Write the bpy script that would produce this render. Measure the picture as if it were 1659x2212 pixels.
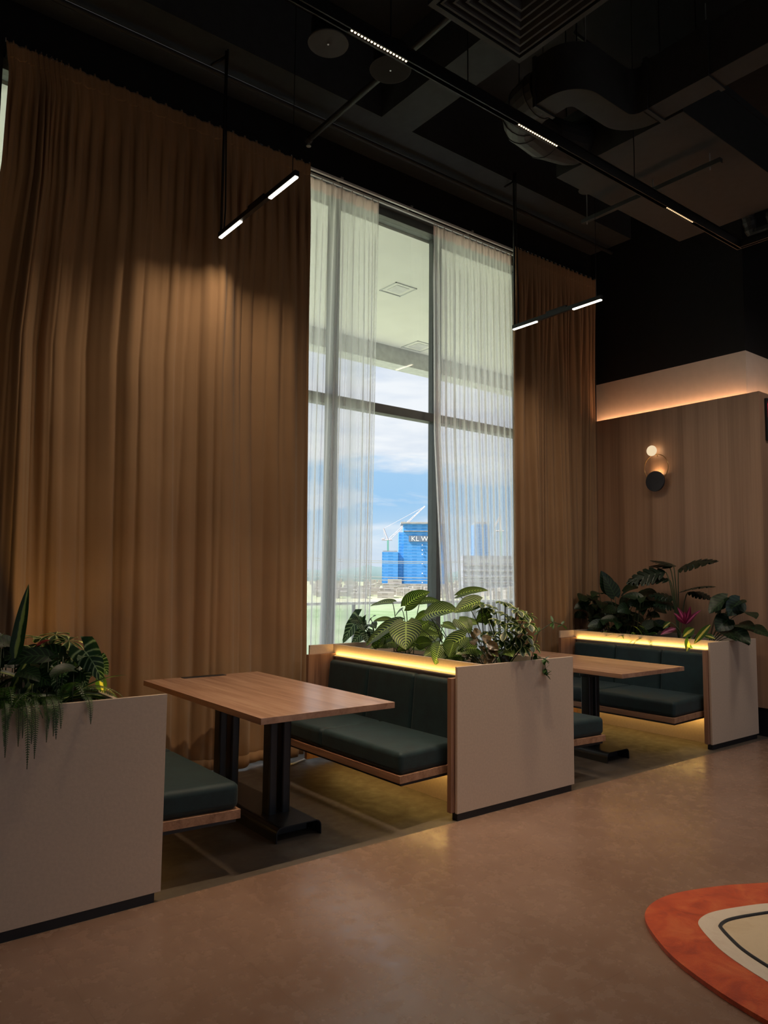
import bpy, bmesh, math, random
from mathutils import Vector, Matrix, noise as mnoise
for o in list(bpy.data.objects): bpy.data.objects.remove(o, do_unlink=True)
SC = bpy.context.scene; COL = SC.collection
R = math.radians
# ------------------------------------------------------------------ camera
EYE = Vector((0, 0, 1.55)); F = 1601.3; YAW, PITCH, ROLL = R(37.88), R(4.944), R(.565)
fw = Vector((math.sin(YAW)*math.cos(PITCH), math.cos(YAW)*math.cos(PITCH), math.sin(PITCH)))
r0 = Vector((math.cos(YAW), -math.sin(YAW), 0)); u0 = r0.cross(fw)
rt = r0*math.cos(ROLL) + u0*math.sin(ROLL); up = rt.cross(fw)
cd = bpy.data.cameras.new('camera'); cam = bpy.data.objects.new('camera', cd); COL.objects.link(cam)
cam.matrix_world = Matrix(((rt.x, up.x, -fw.x, EYE.x), (rt.y, up.y, -fw.y, EYE.y), (rt.z, up.z, -fw.z, EYE.z), (0, 0, 0, 1)))
cd.sensor_fit = 'VERTICAL'; cd.sensor_height = 36; cd.lens = 36*F/2212; cd.clip_end = 6000; cd.clip_start = .05
SC.camera = cam
def ray(px, py): return rt*(px-829.5)/F - up*(py-1106)/F + fw
def at_x(px, py, X): d = ray(px, py); return EYE + d*(X/d.x)
def at_y(px, py, Y): d = ray(px, py); return EYE + d*(Y/d.y)
def at_z(px, py, Z): d = ray(px, py); return EYE + d*((Z-EYE.z)/d.z)
HF = Vector((math.sin(YAW), math.cos(YAW), 0))
def at_d(px, py, D): d = ray(px, py); return EYE + d*(D/d.dot(HF))
vs = SC.view_settings; SC.display_settings.display_device = 'sRGB'
vs.view_transform = 'Standard'; vs.look = 'None'; vs.gamma = 1; vs.exposure = 0; vs.use_curve_mapping = False
try:
    SC.cycles.transparent_max_bounces = 24; SC.cycles.sample_clamp_indirect = 4; SC.cycles.max_bounces = 10
except Exception: pass
# ------------------------------------------------------------------ node helpers
def srgb(*c):
    f = lambda v: v/12.92 if v <= .04045 else ((v+.055)/1.055)**2.4
    return tuple(f(v/255) for v in c) + (1,)
class N:
    def __init__(s, nt): s.nt = nt; s.n = nt.nodes; s.l = nt.links
    def __call__(s, t, ins=None, **kw):
        nd = s.n.new(t)
        for k, v in kw.items(): setattr(nd, k, v)
        for k, v in (ins or {}).items():
            if isinstance(v, bpy.types.NodeSocket): s.l.new(v, nd.inputs[k])
            else: nd.inputs[k].default_value = v
        return nd
    def ramp(s, fac, stops, interp='LINEAR'):
        nd = s.n.new('ShaderNodeValToRGB'); cr = nd.color_ramp; cr.interpolation = interp
        while len(cr.elements) < len(stops): cr.elements.new(.5)
        for e, (p, c) in zip(cr.elements, stops): e.position = p; e.color = c if len(c) == 4 else tuple(c)+(1,)
        s.l.new(fac, nd.inputs[0]); return nd.outputs[0]
    def math(s, op, a, b=0, c=0, clamp=False):
        nd = s.n.new('ShaderNodeMath'); nd.operation = op; nd.use_clamp = clamp
        for i, v in enumerate((a, b, c)):
            if isinstance(v, bpy.types.NodeSocket): s.l.new(v, nd.inputs[i])
            else: nd.inputs[i].default_value = v
        return nd.outputs[0]
    def mix(s, fac, a, b, blend='MIX'):
        nd = s.n.new('ShaderNodeMix'); nd.data_type = 'RGBA'; nd.blend_type = blend
        for k, v in ((0, fac), (6, a), (7, b)):
            if isinstance(v, bpy.types.NodeSocket): s.l.new(v, nd.inputs[k])
            else: nd.inputs[k].default_value = v
        return nd.outputs[2]
# ------------------------------------------------------------------ world (sky with clouds)
SKY = 1.12
W = bpy.data.worlds.new('sky'); SC.world = W; W.use_nodes = True; W.node_tree.nodes.clear(); n = N(W.node_tree)
tc = n('ShaderNodeTexCoord'); sep = n('ShaderNodeSeparateXYZ', {0: tc.outputs['Generated']}); z = sep.outputs[2]
base = n.ramp(z, [(0, srgb(190, 195, 190)), (.004, srgb(214, 222, 236)), (.05, srgb(190, 215, 238)), (.10, srgb(158, 200, 238)), (.17, srgb(168, 205, 240)), (.6, srgb(190, 215, 240))])
mp = n('ShaderNodeMapping', {0: tc.outputs['Generated'], 3: (2.2, 2.2, 11)})
nz = n('ShaderNodeTexNoise', {0: mp.outputs[0], 'Scale': 1.7, 'Detail': 9, 'Roughness': .62, 'Distortion': .6})
cl = n.ramp(n.math('ADD', nz.outputs[0], n.ramp(z, [(.02, (.0,)*3), (.11, (.02,)*3), (.17, (.24,)*3), (.24, (.42,)*3), (1, (.3,)*3)])), [(.50, (0,)*3), (.72, (1,)*3)])
nz2 = n('ShaderNodeTexNoise', {0: mp.outputs[0], 'Scale': 3.5, 'Detail': 6})
ccol = n.ramp(nz2.outputs[0], [(.35, srgb(215, 223, 238)), (.6, srgb(240, 242, 248))])
sky = n.mix(n.math('MULTIPLY', cl, n.ramp(z, [(0, (.3,)*3), (.06, (1,)*3)])), base, ccol)
bg = n('ShaderNodeBackground', {0: sky, 1: SKY}); n('ShaderNodeOutputWorld', {0: bg.outputs[0]})
# ------------------------------------------------------------------ sun (high, from the left over the balcony)
sd = bpy.data.lights.new('sun', 'SUN'); sd.energy = 8.8; sd.angle = R(2); sd.color = (1, .98, .95)
sun = bpy.data.objects.new('sun', sd); COL.objects.link(sun)
sun.rotation_euler = Vector((.85, -.38, -1.0)).to_track_quat('-Z', 'Y').to_euler()
# ------------------------------------------------------------------ light helper + added fill lights out of frame
def area(name, loc, direction, sx, sy, power, color, spread=180, parent=None, ax=None):
    # the longer of sx, sy lies along axis ax ('x' or 'y') of the room
    ld = bpy.data.lights.new(name, 'AREA'); ld.shape = 'RECTANGLE'; ld.size = sx; ld.size_y = sy
    ld.energy = power; ld.color = color; ld.spread = R(spread)
    o = bpy.data.objects.new(name, ld); COL.objects.link(o)
    ax = ax or 'y'; zz = -Vector(direction).normalized(); long = Vector((1, 0, 0)) if ax == 'x' else Vector((0, 1, 0))
    if abs(zz.dot(long)) > .99: long = Vector((0, 0, 1))
    q_ = (long-zz*long.dot(zz)).normalized(); ld.size, ld.size_y = min(sx, sy), max(sx, sy); xx = q_.cross(zz)
    o.rotation_euler = Matrix(((xx.x, q_.x, zz.x), (xx.y, q_.y, zz.y), (xx.z, q_.z, zz.z))).to_euler(); o.location = loc
    if parent: o.parent = parent; o.location = Vector(loc) - parent.location
    return o
WARM = (1, .60, .30); GOLD = (1, .62, .16); ROOMC = (1, .90, .80)
FILL_LIGHTS = [(-.8, .5), (2.4, -1.5), (4.9, 1.4), (.2, -3.6), (7.0, 1.5)]
FILL_P = (1, 6, 25, 3, 23)
# ------------------------------------------------------------------ materials
MATS = {}
def mat(name, build):
    m = bpy.data.materials.new(name); m.use_nodes = True; m.node_tree.nodes.clear(); n = N(m.node_tree)
    out = n('ShaderNodeOutputMaterial'); s, *rest = build(n) if isinstance(build(n), tuple) else (build(n),)
    MATS[name] = m; return m
def mat(name, build):
    m = bpy.data.materials.new(name); m.use_nodes = True; m.node_tree.nodes.clear(); n = N(m.node_tree)
    s = build(n); out = n('ShaderNodeOutputMaterial'); n.l.new(s, out.inputs[0]); return m
def pbr(n, color, rough=.5, metal=0, bump=None, spec=.5, bs=.2, bd=.01, **kw):
    ins = {'Base Color': color, 'Roughness': rough, 'Metallic': metal, 'Specular IOR Level': spec}; ins.update(kw)
    if bump is not None: ins['Normal'] = n('ShaderNodeBump', {'Height': bump, 'Strength': bs, 'Distance': bd}).outputs[0]
    return n('ShaderNodeBsdfPrincipled', ins).outputs[0]
def objco(n, scale=(1, 1, 1)):
    return n('ShaderNodeMapping', {0: n('ShaderNodeTexCoord').outputs['Object'], 3: scale}).outputs[0]
def noise(n, co, scale, detail=4, rough=.5, dist=0):
    return n('ShaderNodeTexNoise', {0: co, 'Scale': scale, 'Detail': detail, 'Roughness': rough, 'Distortion': dist}).outputs[0]
def plain(name, c, rough=.5, metal=0, spec=.5, mott=.06, sc=12):
    def b(n):
        f = noise(n, objco(n), sc)
        c2 = tuple(x*(1-mott*2) for x in c[:3])+(1,); c3 = tuple(min(1, x*(1+mott)) for x in c[:3])+(1,)
        return pbr(n, n.ramp(f, [(.3, c2), (.7, c3)]), rough, metal, f, spec, .05)
    return mat(name, b)
def wood(name, ca, cb, cc, scale, rough=.4, spec=.4):
    def b(n):
        co = objco(n, scale)
        f = noise(n, co, 1, 8, .62, .12); g = noise(n, co, 6, 3, .5)
        m = n.math('ADD', n.math('MULTIPLY', f, .8), n.math('MULTIPLY', g, .2))
        return pbr(n, n.ramp(m, [(.34, ca), (.48, cb), (.62, cc)]), rough, 0, m, spec, .06)
    return mat(name, b)
M_black = plain('black_paint', (.012, .0125, .015, 1), .75, 0, .25)
M_beam = plain('beam_black_paint_lit', (.040, .045, .052, 1), .8, 0, .2)  # the ceiling's black paint, lightened to put light on the beam undersides
M_ceil = plain('ceiling_black_paint', (.016, .016, .018, 1), .8, 0, .2)
M_duct = plain('duct_dark_paint', (.036, .037, .040, 1), .6, .2, .3)
M_track = plain('black_anodised_metal', (.010, .010, .012, 1), .42, .3, .4)
M_metal = plain('black_powder_coated_steel', (.012, .014, .018, 1), .38, .2, .5)
M_kick = plain('black_plinth', (.008, .009, .012, 1), .5)
M_lam = plain('warm_white_laminate', srgb(200, 178, 160), .48, 0, .4, .03, 60)
M_band = plain('pale_plaster', srgb(222, 205, 192), .7, 0, .2, .02)
M_woodz = wood('wall_oak_veneer', srgb(138, 106, 85), srgb(160, 125, 101), srgb(176, 140, 115), (7, 7, .12), .42)
M_woodh = wood('bench_oak_veneer', srgb(122, 86, 64), srgb(158, 118, 92), srgb(176, 136, 108), (20, .9, 20), .45)
M_woodv = wood('upright_oak_edge', srgb(112, 78, 60), srgb(146, 106, 84), srgb(160, 120, 95), (20, 20, .8), .45)
M_top = wood('tabletop_oak_laminate', srgb(138, 102, 84), srgb(160, 122, 101), srgb(176, 138, 116), (13, .7, 13), .27, .5)
def green_b(n):
    co = objco(n); f = noise(n, co, 9, 6, .65); g = noise(n, co, 320, 2)
    return pbr(n, n.ramp(f, [(.3, srgb(14, 33, 38)), (.7, srgb(24, 50, 54))]), .62, 0, n.math('ADD', f, n.math('MULTIPLY', g, .3)), .35, .18, .008, **{'Sheen Weight': .08, 'Sheen Roughness': .5})
M_green = mat('dark_teal_leatherette', green_b)
M_piping = plain('seam_piping', srgb(22, 40, 42), .6)
def curt_b(n):
    co = objco(n, (160, 160, 160)); f = noise(n, co, 6, 3, .6); g = noise(n, objco(n), 1.5, 3)
    c = n.mix(.15, n.ramp(g, [(.3, srgb(146, 113, 84)), (.7, srgb(160, 126, 94))]), n.ramp(f, [(.3, srgb(112, 86, 60)), (.7, srgb(180, 146, 114))]))
    d = pbr(n, c, .85, 0, f, .1, .12, .002, **{'Sheen Weight': .15})
    t = n('ShaderNodeBsdfTranslucent', {0: srgb(170, 120, 80)}).outputs[0]
    return n('ShaderNodeMixShader', {0: .02, 1: d, 2: t}).outputs[0]
M_curt = mat('brown_curtain_fabric', curt_b)
def sheer(name, op, col):
    def b(n):
        lw = n('ShaderNodeLayerWeight', {0: .38}).outputs[1]
        f = n.math('ADD', n.math('MULTIPLY', lw, .6), op, clamp=True)
        d = n('ShaderNodeBsdfDiffuse', {0: col}).outputs[0]; t = n('ShaderNodeBsdfTranslucent', {0: col}).outputs[0]
        w = n('ShaderNodeMixShader', {0: .86, 1: d, 2: t}).outputs[0]
        return n('ShaderNodeMixShader', {0: f, 1: n('ShaderNodeBsdfTransparent').outputs[0], 2: w}).outputs[0]
    return mat(name, b)
M_sheer = sheer('white_voile', .22, srgb(253, 251, 255))
M_sheertape = sheer('voile_heading_tape', .55, srgb(250, 228, 224))
def glass_b(n):
    fr = n('ShaderNodeFresnel', {0: 1.35}).outputs[0]
    return n('ShaderNodeMixShader', {0: n.math('MULTIPLY', fr, .3), 1: n('ShaderNodeBsdfTransparent', {0: (.965, .98, .975, 1)}).outputs[0], 2: n('ShaderNodeBsdfGlossy', {0: (1, 1, 1, 1), 1: .02}).outputs[0]}).outputs[0]
M_glass = mat('window_glass', glass_b)
def rglass_b(n):
    fr = n('ShaderNodeFresnel', {0: 1.45}).outputs[0]
    return n('ShaderNodeMixShader', {0: fr, 1: n('ShaderNodeBsdfTransparent', {0: (.84, .93, .88, 1)}).outputs[0], 2: n('ShaderNodeBsdfGlossy', {0: (1, 1, 1, 1), 1: .05}).outputs[0]}).outputs[0]
M_rglass = mat('railing_glass', rglass_b)
M_frame = plain('window_frame_grey', srgb(88, 92, 92), .45, .1)
M_soffit = plain('white_soffit_paint', srgb(246, 246, 238), .8, 0, .2, .02, 3)
M_concrete = plain('grey_concrete', srgb(214, 217, 216), .8, 0, .2)
M_alu = plain('aluminium', (.55, .55, .56, 1), .35, .9)
M_brass = plain('brass_wire', (.62, .38, .16, 1), .3, 1)
M_disc = plain('charcoal_metal_disc', srgb(44, 45, 52), .5, .2)
M_soil = plain('planter_soil', (.010, .009, .007, 1), .95)
M_white = plain('white_plastic', srgb(225, 225, 225), .5)
def emit(name, c, s): return mat(name, lambda n: n('ShaderNodeEmission', {0: tuple(c)+(1,), 1: s}).outputs[0])
M_led = emit('gold_led', (1, .62, .16), 1.2)
M_cove = emit('orange_cove_led', (1, .50, .22), 2.0)
M_tube = emit('pendant_diffuser', (1, .93, .76), 6)
M_cell = emit('track_lamp_cell', (1, .80, .52), 2.2)
M_celldim = emit('track_lamp_cell_dim', (1, .68, .36), 1.1)
M_globe = emit('globe_glow', (1, .78, .50), .86)
M_neon = emit('red_neon', (1, .03, .06), 1.2)
def floor_b(name, ca, cb, r1, r2, seams):
    def b(n):
        co = objco(n); f = noise(n, co, 1.6, 8, .62, .4); g = noise(n, co, 11, 6, .6, .0); h = noise(n, co, 220, 2)
        c = n.mix(.18, n.ramp(f, [(.3, ca), (.7, cb)]), n.ramp(g, [(.30, ca), (.72, cb)]))
        rr = n.math('ADD', n.math('MULTIPLY', n.ramp(g, [(.3, (0,)*3), (.7, (1,)*3)]), r2), r1)
        bmp = n.math('ADD', n.math('MULTIPLY', g, .5), n.math('MULTIPLY', h, .2))
        if seams:
            br = n('ShaderNodeTexBrick', {0: n('ShaderNodeMapping', {0: n('ShaderNodeTexCoord').outputs['Object'], 1: (.0, -.2825, 0), 2: (0, 0, R(90))}).outputs[0], 'Scale': 1, 'Mortar Size': .0022, 'Mortar Smooth': .3, 'Brick Width': .92, 'Row Height': .61, 'Color1': (1,)*4, 'Color2': (.98,)*3+(1,), 'Mortar': (.80,)*3+(1,)}, offset=.5)
            c = n.mix(1, c, br.outputs[0], 'MULTIPLY')
        return pbr(n, c, rr, 0, bmp, .62, .08, .003)
    return mat(name, b)
M_floor = floor_b('brown_vinyl_floor', srgb(128, 100, 85), srgb(150, 121, 105), .15, .20, True)
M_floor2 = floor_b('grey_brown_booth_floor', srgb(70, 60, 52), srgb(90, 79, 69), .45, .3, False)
def rug_b(name, ca, cb, cc=None):
    def b(n):
        co = objco(n); f = noise(n, co, 7, 5, .65, .8); g = noise(n, co, 420, 3)
        return pbr(n, n.mix(.25, n.ramp(f, [(.32, ca), (.5, cb), (.7, cc or cb)]), n.ramp(g, [(.3, ca), (.7, cb)])), .95, 0, g, .05, .6, .006, **{'Sheen Weight': .35})
    return mat(name, b)
M_rugo = rug_b('rust_orange_pile', srgb(172, 60, 22), srgb(218, 88, 36), srgb(240, 126, 66))
M_rugc = rug_b('cream_pile', srgb(232, 208, 184), srgb(245, 226, 204))
M_rugt = rug_b('beige_pile', srgb(222, 192, 152), srgb(238, 212, 176))
M_rugk = rug_b('black_pile', (.01, .01, .012, 1), (.025, .025, .03, 1))
# leaf materials: UV.x runs across the leaf, UV.y from base to tip
def leafmat(name, dark, light, mode, trans=.35, rough=.38, k=1.0):
    def b(n):
        uv = n('ShaderNodeSeparateXYZ', {0: n('ShaderNodeUVMap').outputs[0]}); u, v = uv.outputs[0], uv.outputs[1]
        a = n.math('ABSOLUTE', n.math('MULTIPLY', n.math('SUBTRACT', u, .5), 2))
        nz = noise(n, objco(n), 30, 3)
        if mode == 'stripe':      # curved lateral stripes
            ph = n.math('ADD', n.math('MULTIPLY', n.math('SUBTRACT', v, n.math('MULTIPLY', n.math('POWER', a, 1.5), .34)), 11*k*6.283), n.math('MULTIPLY', nz, 1.2))
            s = n.math('SINE', ph); s = n.math('ADD', n.math('MULTIPLY', s, .5), n.math('MULTIPLY', n.math('SUBTRACT', .1, a), .35))
            fac = n.ramp(n.math('ADD', s, .5), [(.50, (0,)*3), (.78, (1,)*3)])
            mid = n.ramp(a, [(.03, (1,)*3), (.07, (0,)*3)]); fac = n.math('MAXIMUM', fac, mid)
        elif mode == 'vein':
            ph = n.math('MULTIPLY', n.math('SUBTRACT', v, n.math('MULTIPLY', a, .22)), 7*k*6.283)
            s = n.math('POWER', n.math('ABSOLUTE', n.math('SINE', n.math('MULTIPLY', ph, .5))), 14)
            s = n.math('MULTIPLY', s, .8)
            fac = n.math('MAXIMUM', n.ramp(a, [(.02, (.9,)*3), (.06, (0,)*3)]), s)
        elif mode == 'edge':
            fac = n.ramp(n.math('ADD', a, n.math('MULTIPLY', n.math('SUBTRACT', nz, .5), .5)), [(.62, (0,)*3), (.76, (1,)*3)])
        elif mode == 'centre':
            fac = n.ramp(n.math('ADD', a, n.math('MULTIPLY', n.math('SUBTRACT', nz, .5), .35)), [(.18, (1,)*3), (.36, (0,)*3)])
        else: fac = n.ramp(nz, [(.35, (0,)*3), (.7, (1,)*3)])
        c = n.mix(fac, dark, light)
        d = pbr(n, c, rough, 0, fac if mode != 'edge' else nz, .5, .1, .004)
        tcol = n.mix(.5, n.mix(1, c, (1.6, 2.2, .5, 1), 'MULTIPLY'), c)
        t = n('ShaderNodeBsdfTranslucent', {0: tcol}).outputs[0]
        return n('ShaderNodeMixShader', {0: trans, 1: d, 2: t}).outputs[0]
    return mat(name, b)
L_cal = leafmat('striped_leaf', srgb(26, 58, 24), srgb(176, 202, 108), 'stripe', .42, .35)
L_alo = leafmat('veined_arrow_leaf', srgb(34, 62, 40), srgb(170, 192, 165), 'vein', .35, .4)
L_sch = leafmat('cream_edged_leaf', srgb(38, 62, 30), srgb(190, 196, 140), 'edge', .25)
L_brz = leafmat('bronze_leaf', srgb(50, 40, 28), srgb(112, 90, 58), 'plain', .2, .3)
L_drk = leafmat('dark_green_leaf', srgb(16, 36, 22), srgb(50, 78, 46), 'vein', .18, .38)
L_mon = leafmat('deep_green_leaf', srgb(14, 31, 21), srgb(28, 50, 33), 'vein', .15, .36)
L_var = leafmat('yellow_marked_leaf', srgb(60, 92, 34), srgb(214, 206, 110), 'centre', .35)
L_pnk = leafmat('magenta_leaf', srgb(120, 30, 74), srgb(200, 84, 140), 'centre', .3)
L_frn = leafmat('fern_leaf', srgb(38, 66, 28), srgb(72, 108, 46), 'plain', .3)
L_str = leafmat('pale_striped_strap_leaf', srgb(34, 60, 34), srgb(150, 164, 96), 'centre', .25)
L_stem = plain('plant_stem', srgb(52, 66, 38), .5)
L_red = leafmat('dark_red_leaf', srgb(70, 14, 22), srgb(130, 34, 44), 'plain', .3)
# ------------------------------------------------------------------ mesh builder
class MB:
    def __init__(s): s.v = []; s.f = []; s.uv = []
    def add(s, vs, fs, uvs=None):
        b = len(s.v); s.v += [Vector(p) for p in vs]; s.f += [tuple(b+i for i in f) for f in fs]
        s.uv += uvs if uvs else [(0, 0)]*len(vs); return s
    def box(s, x0, x1, y0, y1, z0, z1):
        return s.add([(x0, y0, z0), (x1, y0, z0), (x1, y1, z0), (x0, y1, z0), (x0, y0, z1), (x1, y0, z1), (x1, y1, z1), (x0, y1, z1)],
                     [(3, 2, 1, 0), (4, 5, 6, 7), (0, 1, 5, 4), (1, 2, 6, 5), (2, 3, 7, 6), (3, 0, 4, 7)])
    def hexa(s, p): return s.add(p, [(3, 2, 1, 0), (4, 5, 6, 7), (0, 1, 5, 4), (1, 2, 6, 5), (2, 3, 7, 6), (3, 0, 4, 7)])
    def tube(s, pts, r, k=8, close=False, rads=None):
        pts = [Vector(p) for p in pts]; vs = []; m = len(pts); ref = None
        for i, p in enumerate(pts):
            a = pts[(i-1) % m] if (i or close) else p; b = pts[(i+1) % m] if (i < m-1 or close) else p
            t = (b-a).normalized()
            if ref is None: ref = Vector((0, 0, 1)) if abs(t.z) < .9 else Vector((1, 0, 0))
            q = t.cross(ref).normalized(); w = q.cross(t).normalized(); ref = w
            rr = rads[i] if rads else r
            vs += [p + q*rr*math.cos(j*2*math.pi/k) + w*rr*math.sin(j*2*math.pi/k) for j in range(k)]
        fs = [(i*k+j, i*k+(j+1) % k, ((i+1) % m)*k+(j+1) % k, ((i+1) % m)*k+j) for i in range(m if close else m-1) for j in range(k)]
        if not close: fs += [tuple(range(k))[::-1], tuple(range((m-1)*k, m*k))]
        return s.add(vs, fs)
    def cyl(s, a, b, r, k=24): return s.tube([a, b], r, k)
    def ball(s, c, r, k=12, sq=(1, 1, 1)):
        vs = []; c = Vector(c)
        for i in range(1, k//2):
            th = math.pi*i/(k//2)
            vs += [c + Vector((r*sq[0]*math.sin(th)*math.cos(2*math.pi*j/k), r*sq[1]*math.sin(th)*math.sin(2*math.pi*j/k), r*sq[2]*math.cos(th))) for j in range(k)]
        rows = k//2-1; fs = [(i*k+j, i*k+(j+1) % k, (i+1)*k+(j+1) % k, (i+1)*k+j) for i in range(rows-1) for j in range(k)]
        vs += [c+Vector((0, 0, r*sq[2])), c-Vector((0, 0, r*sq[2]))]
        t = rows*k; fs += [(t, (j+1) % k, j) for j in range(k)] + [(t+1, (rows-1)*k+j, (rows-1)*k+(j+1) % k) for j in range(k)]
        return s.add(vs, fs)
    def prism(s, prof, axis, a, b):  # prof: list of 2-D points, extruded on axis from a to b
        def P(p, t): return {'x': (t, p[0], p[1]), 'y': (p[0], t, p[1]), 'z': (p[0], p[1], t)}[axis]
        k = len(prof)
        return s.add([P(p, a) for p in prof]+[P(p, b) for p in prof], [tuple(range(k)), tuple(range(2*k-1, k-1, -1))]+[(i, i+k, (i+1) % k+k, (i+1) % k) for i in range(k)])
    def grid(s, rows, uvf=None):
        m, k = len(rows), len(rows[0]); vs = [p for r_ in rows for p in r_]
        uvs = [(j/(k-1), i/(m-1)) for i in range(m) for j in range(k)]
        return s.add(vs, [(i*k+j, i*k+j+1, (i+1)*k+j+1, (i+1)*k+j) for i in range(m-1) for j in range(k-1)], uvs)
    def build(s, name, m, parent=None, bevel=0, smooth=False, solid=0, subsurf=0, seg=2):
        org = parent_world(parent) if parent else Vector((0, 0, 0))
        me = bpy.data.meshes.new(name); me.from_pydata([tuple(p-org) for p in s.v], [], s.f)
        uvl = me.uv_layers.new(name='UVMap'); idx = [0]*len(me.loops); me.loops.foreach_get('vertex_index', idx)
        flat = []
        for i in idx: flat += list(s.uv[i])
        uvl.data.foreach_set('uv', flat); me.update()
        if not smooth or bevel or True:
            bm = bmesh.new(); bm.from_mesh(me)
            if solid == 0 and not getattr(s, 'open', False): bmesh.ops.recalc_face_normals(bm, faces=bm.faces)
            bm.to_mesh(me); bm.free()
        me.materials.append(m)
        o = bpy.data.objects.new(name, me); COL.objects.link(o)
        if parent: o.parent = parent
        if smooth: me.polygons.foreach_set('use_smooth', [True]*len(me.polygons))
        if solid: md = o.modifiers.new('solid', 'SOLIDIFY'); md.thickness = solid
        if bevel:
            md = o.modifiers.new('bevel', 'BEVEL'); md.width = bevel; md.segments = seg; md.limit_method = 'ANGLE'; md.angle_limit = R(40)
            me.polygons.foreach_set('use_smooth', [True]*len(me.polygons)); w = o.modifiers.new('wn', 'WEIGHTED_NORMAL'); w.keep_sharp = True
        if subsurf: md = o.modifiers.new('sub', 'SUBSURF'); md.levels = md.render_levels = subsurf
        return o
def parent_world(p):
    v = Vector(p.location)
    while p.parent: p = p.parent; v += p.location
    return v
def B(*a): return MB().box(*a)
def tag(o, label, cat, group=None, kind=None):
    o['label'] = label; o['category'] = cat
    if group: o['group'] = group
    if kind: o['kind'] = kind
    return o
def thing(name, label, cat, loc, group=None):
    o = bpy.data.objects.new(name, None); o.empty_display_size = .1; COL.objects.link(o); o.location = loc
    return tag(o, label, cat, group)
def struct(name, mb, m, label, cat, **kw):
    o = mb.build(name, m, **kw); return tag(o, label, cat, None, 'structure')
def copy_tree(o, parent=None):
    c = o.copy(); COL.objects.link(c)
    if parent: c.parent = parent
    for ch in list(o.children): copy_tree(ch, c)
    return c

# ================================================================== THE ROOM
YW = 5.68                                  # room face of the window wall above the curtains
PF = 3.54                                  # front plane of the booth end panels
fl = MB(); fl.box(-4, 11, -6, PF, -.2, 0); struct('floor', fl, M_floor, 'brown mottled vinyl floor of the open room in front of the booths', 'floor')
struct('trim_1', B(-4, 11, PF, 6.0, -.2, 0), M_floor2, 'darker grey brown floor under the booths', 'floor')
struct('ceiling', B(-4, 11, -6, 6, 6.3, 6.5), M_ceil, 'black painted ceiling slab', 'ceiling')
struct('wall_window_side', B(-4, 11, YW, 6.0, 5.30, 6.3), M_black, 'black wall strip above the window and curtains', 'wall')
struct('wall_left', B(-4.2, -4, -6, -3, -.2, 6.5).box(-4.2, -4, -1, 6, -.2, 6.5).box(-4.2, -4, -3, -1, 3.8, 6.5).box(-4.2, -4, -3, -1, -.2, 1.0), M_black, 'black side wall at the left with an opening added for daylight', 'wall')  # opening added here so daylight reaches the oak wall from the left
struct('trim_11', B(7.3, 7.75, 5.62, 6.0, 0, 5.30), M_black, 'unseen black pier added at the right end of the window to block grazing light', 'pillar')  # unseen pier added to keep window light off the oak wall
struct('trim_2', B(-4, .892, 5.60, 6.0, 0, 5.30), M_black, 'black pier at the left end of the window', 'pillar')
struct('wall_far_right', B(11, 11.2, -6, 6, -.2, 6.5), M_black, 'far right side wall', 'wall')
struct('wall_right', B(7.75, 11, 3.73, YW+.32, 3.98, 6.3), M_black, 'black upper wall block at the right above the pale band', 'wall')
struct('trim_3', B(7.75, 11, 3.73, YW+.32, 3.40, 3.98), M_band, 'pale band of wall lit orange above the wood panelling', 'wall')
struct('wall_wood', B(7.61, 11, PF, 6.0, .28, 3.42), M_woodz, 'oak veneer wall panelling with a vertical grain', 'wall')
struct('trim_4', B(7.61, 7.628, PF, 5.99, 3.42, 3.48).box(7.628, 11, PF, PF+.018, 3.42, 3.48), M_woodz, 'thin oak lip hiding the cove light on the panelling', 'trim')
struct('baseboard_right', B(7.63, 11, PF+.02, 6.0, 0, .28), M_kick, 'tall black skirting under the oak panelling', 'skirting')
# wall behind the camera with a daylight window in it
bw = MB(); bw.box(-4, 3.2, -6.2, -6, -.2, 6.5); bw.box(8.2, 11, -6.2, -6, -.2, 6.5); bw.box(3.2, 8.2, -6.2, -6, 4.2, 6.5); bw.box(3.2, 8.2, -6.2, -6, -.2, .4)
struct('wall_back', bw, M_band, 'pale wall behind the viewpoint with a wide window', 'wall')
# ceiling beams
struct('trim_5', B(-4, 11, 5.08, YW, 5.70, 6.3), M_beam, 'wide dark ceiling beam running along the window wall', 'beam')
struct('trim_6', B(3.88, 4.24, -2, 5.08, 5.70, 6.3), M_beam, 'dark cross beam running out from the window side beam', 'beam')
# ------------------------------------------------------------------ the window
WZ = 5.27
w = MB(); XM = [.83, 1.20, 2.52, 3.84, 5.16, 6.48, 7.24]
wf = thing('window_1', 'tall grey framed window wall with a transom looking out on the city', 'window', (4, 5.8, 0)); wf['kind'] = 'structure'
for x in XM: B(x, x+.06, 5.74, 5.88, .07, 5.20).build('mullion', M_frame, wf, bevel=.003)
B(.83, 7.30, 5.74, 5.88, 5.20, 5.29).build('head_frame', M_frame, wf, bevel=.003)
B(.83, 7.30, 5.74, 5.88, 0, .07).build('sill_frame', M_frame, wf, bevel=.003)
for a, b in zip(XM[:-1], XM[1:]):
    B(a+.06, b, 5.755, 5.865, 3.17, 3.26).build('transom', M_frame, wf, bevel=.003)
    B(a+.06, b, 5.805, 5.815, .07, 3.17).build('pane', M_glass, wf)
    B(a+.06, b, 5.805, 5.815, 3.26, 5.20).build('pane', M_glass, wf)
struct('trim_7', B(.925, 7.75, YW, 5.74, 5.28, 5.30), M_frame, 'grey lintel underside between the curtain rails and the glass', 'lintel')
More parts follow.
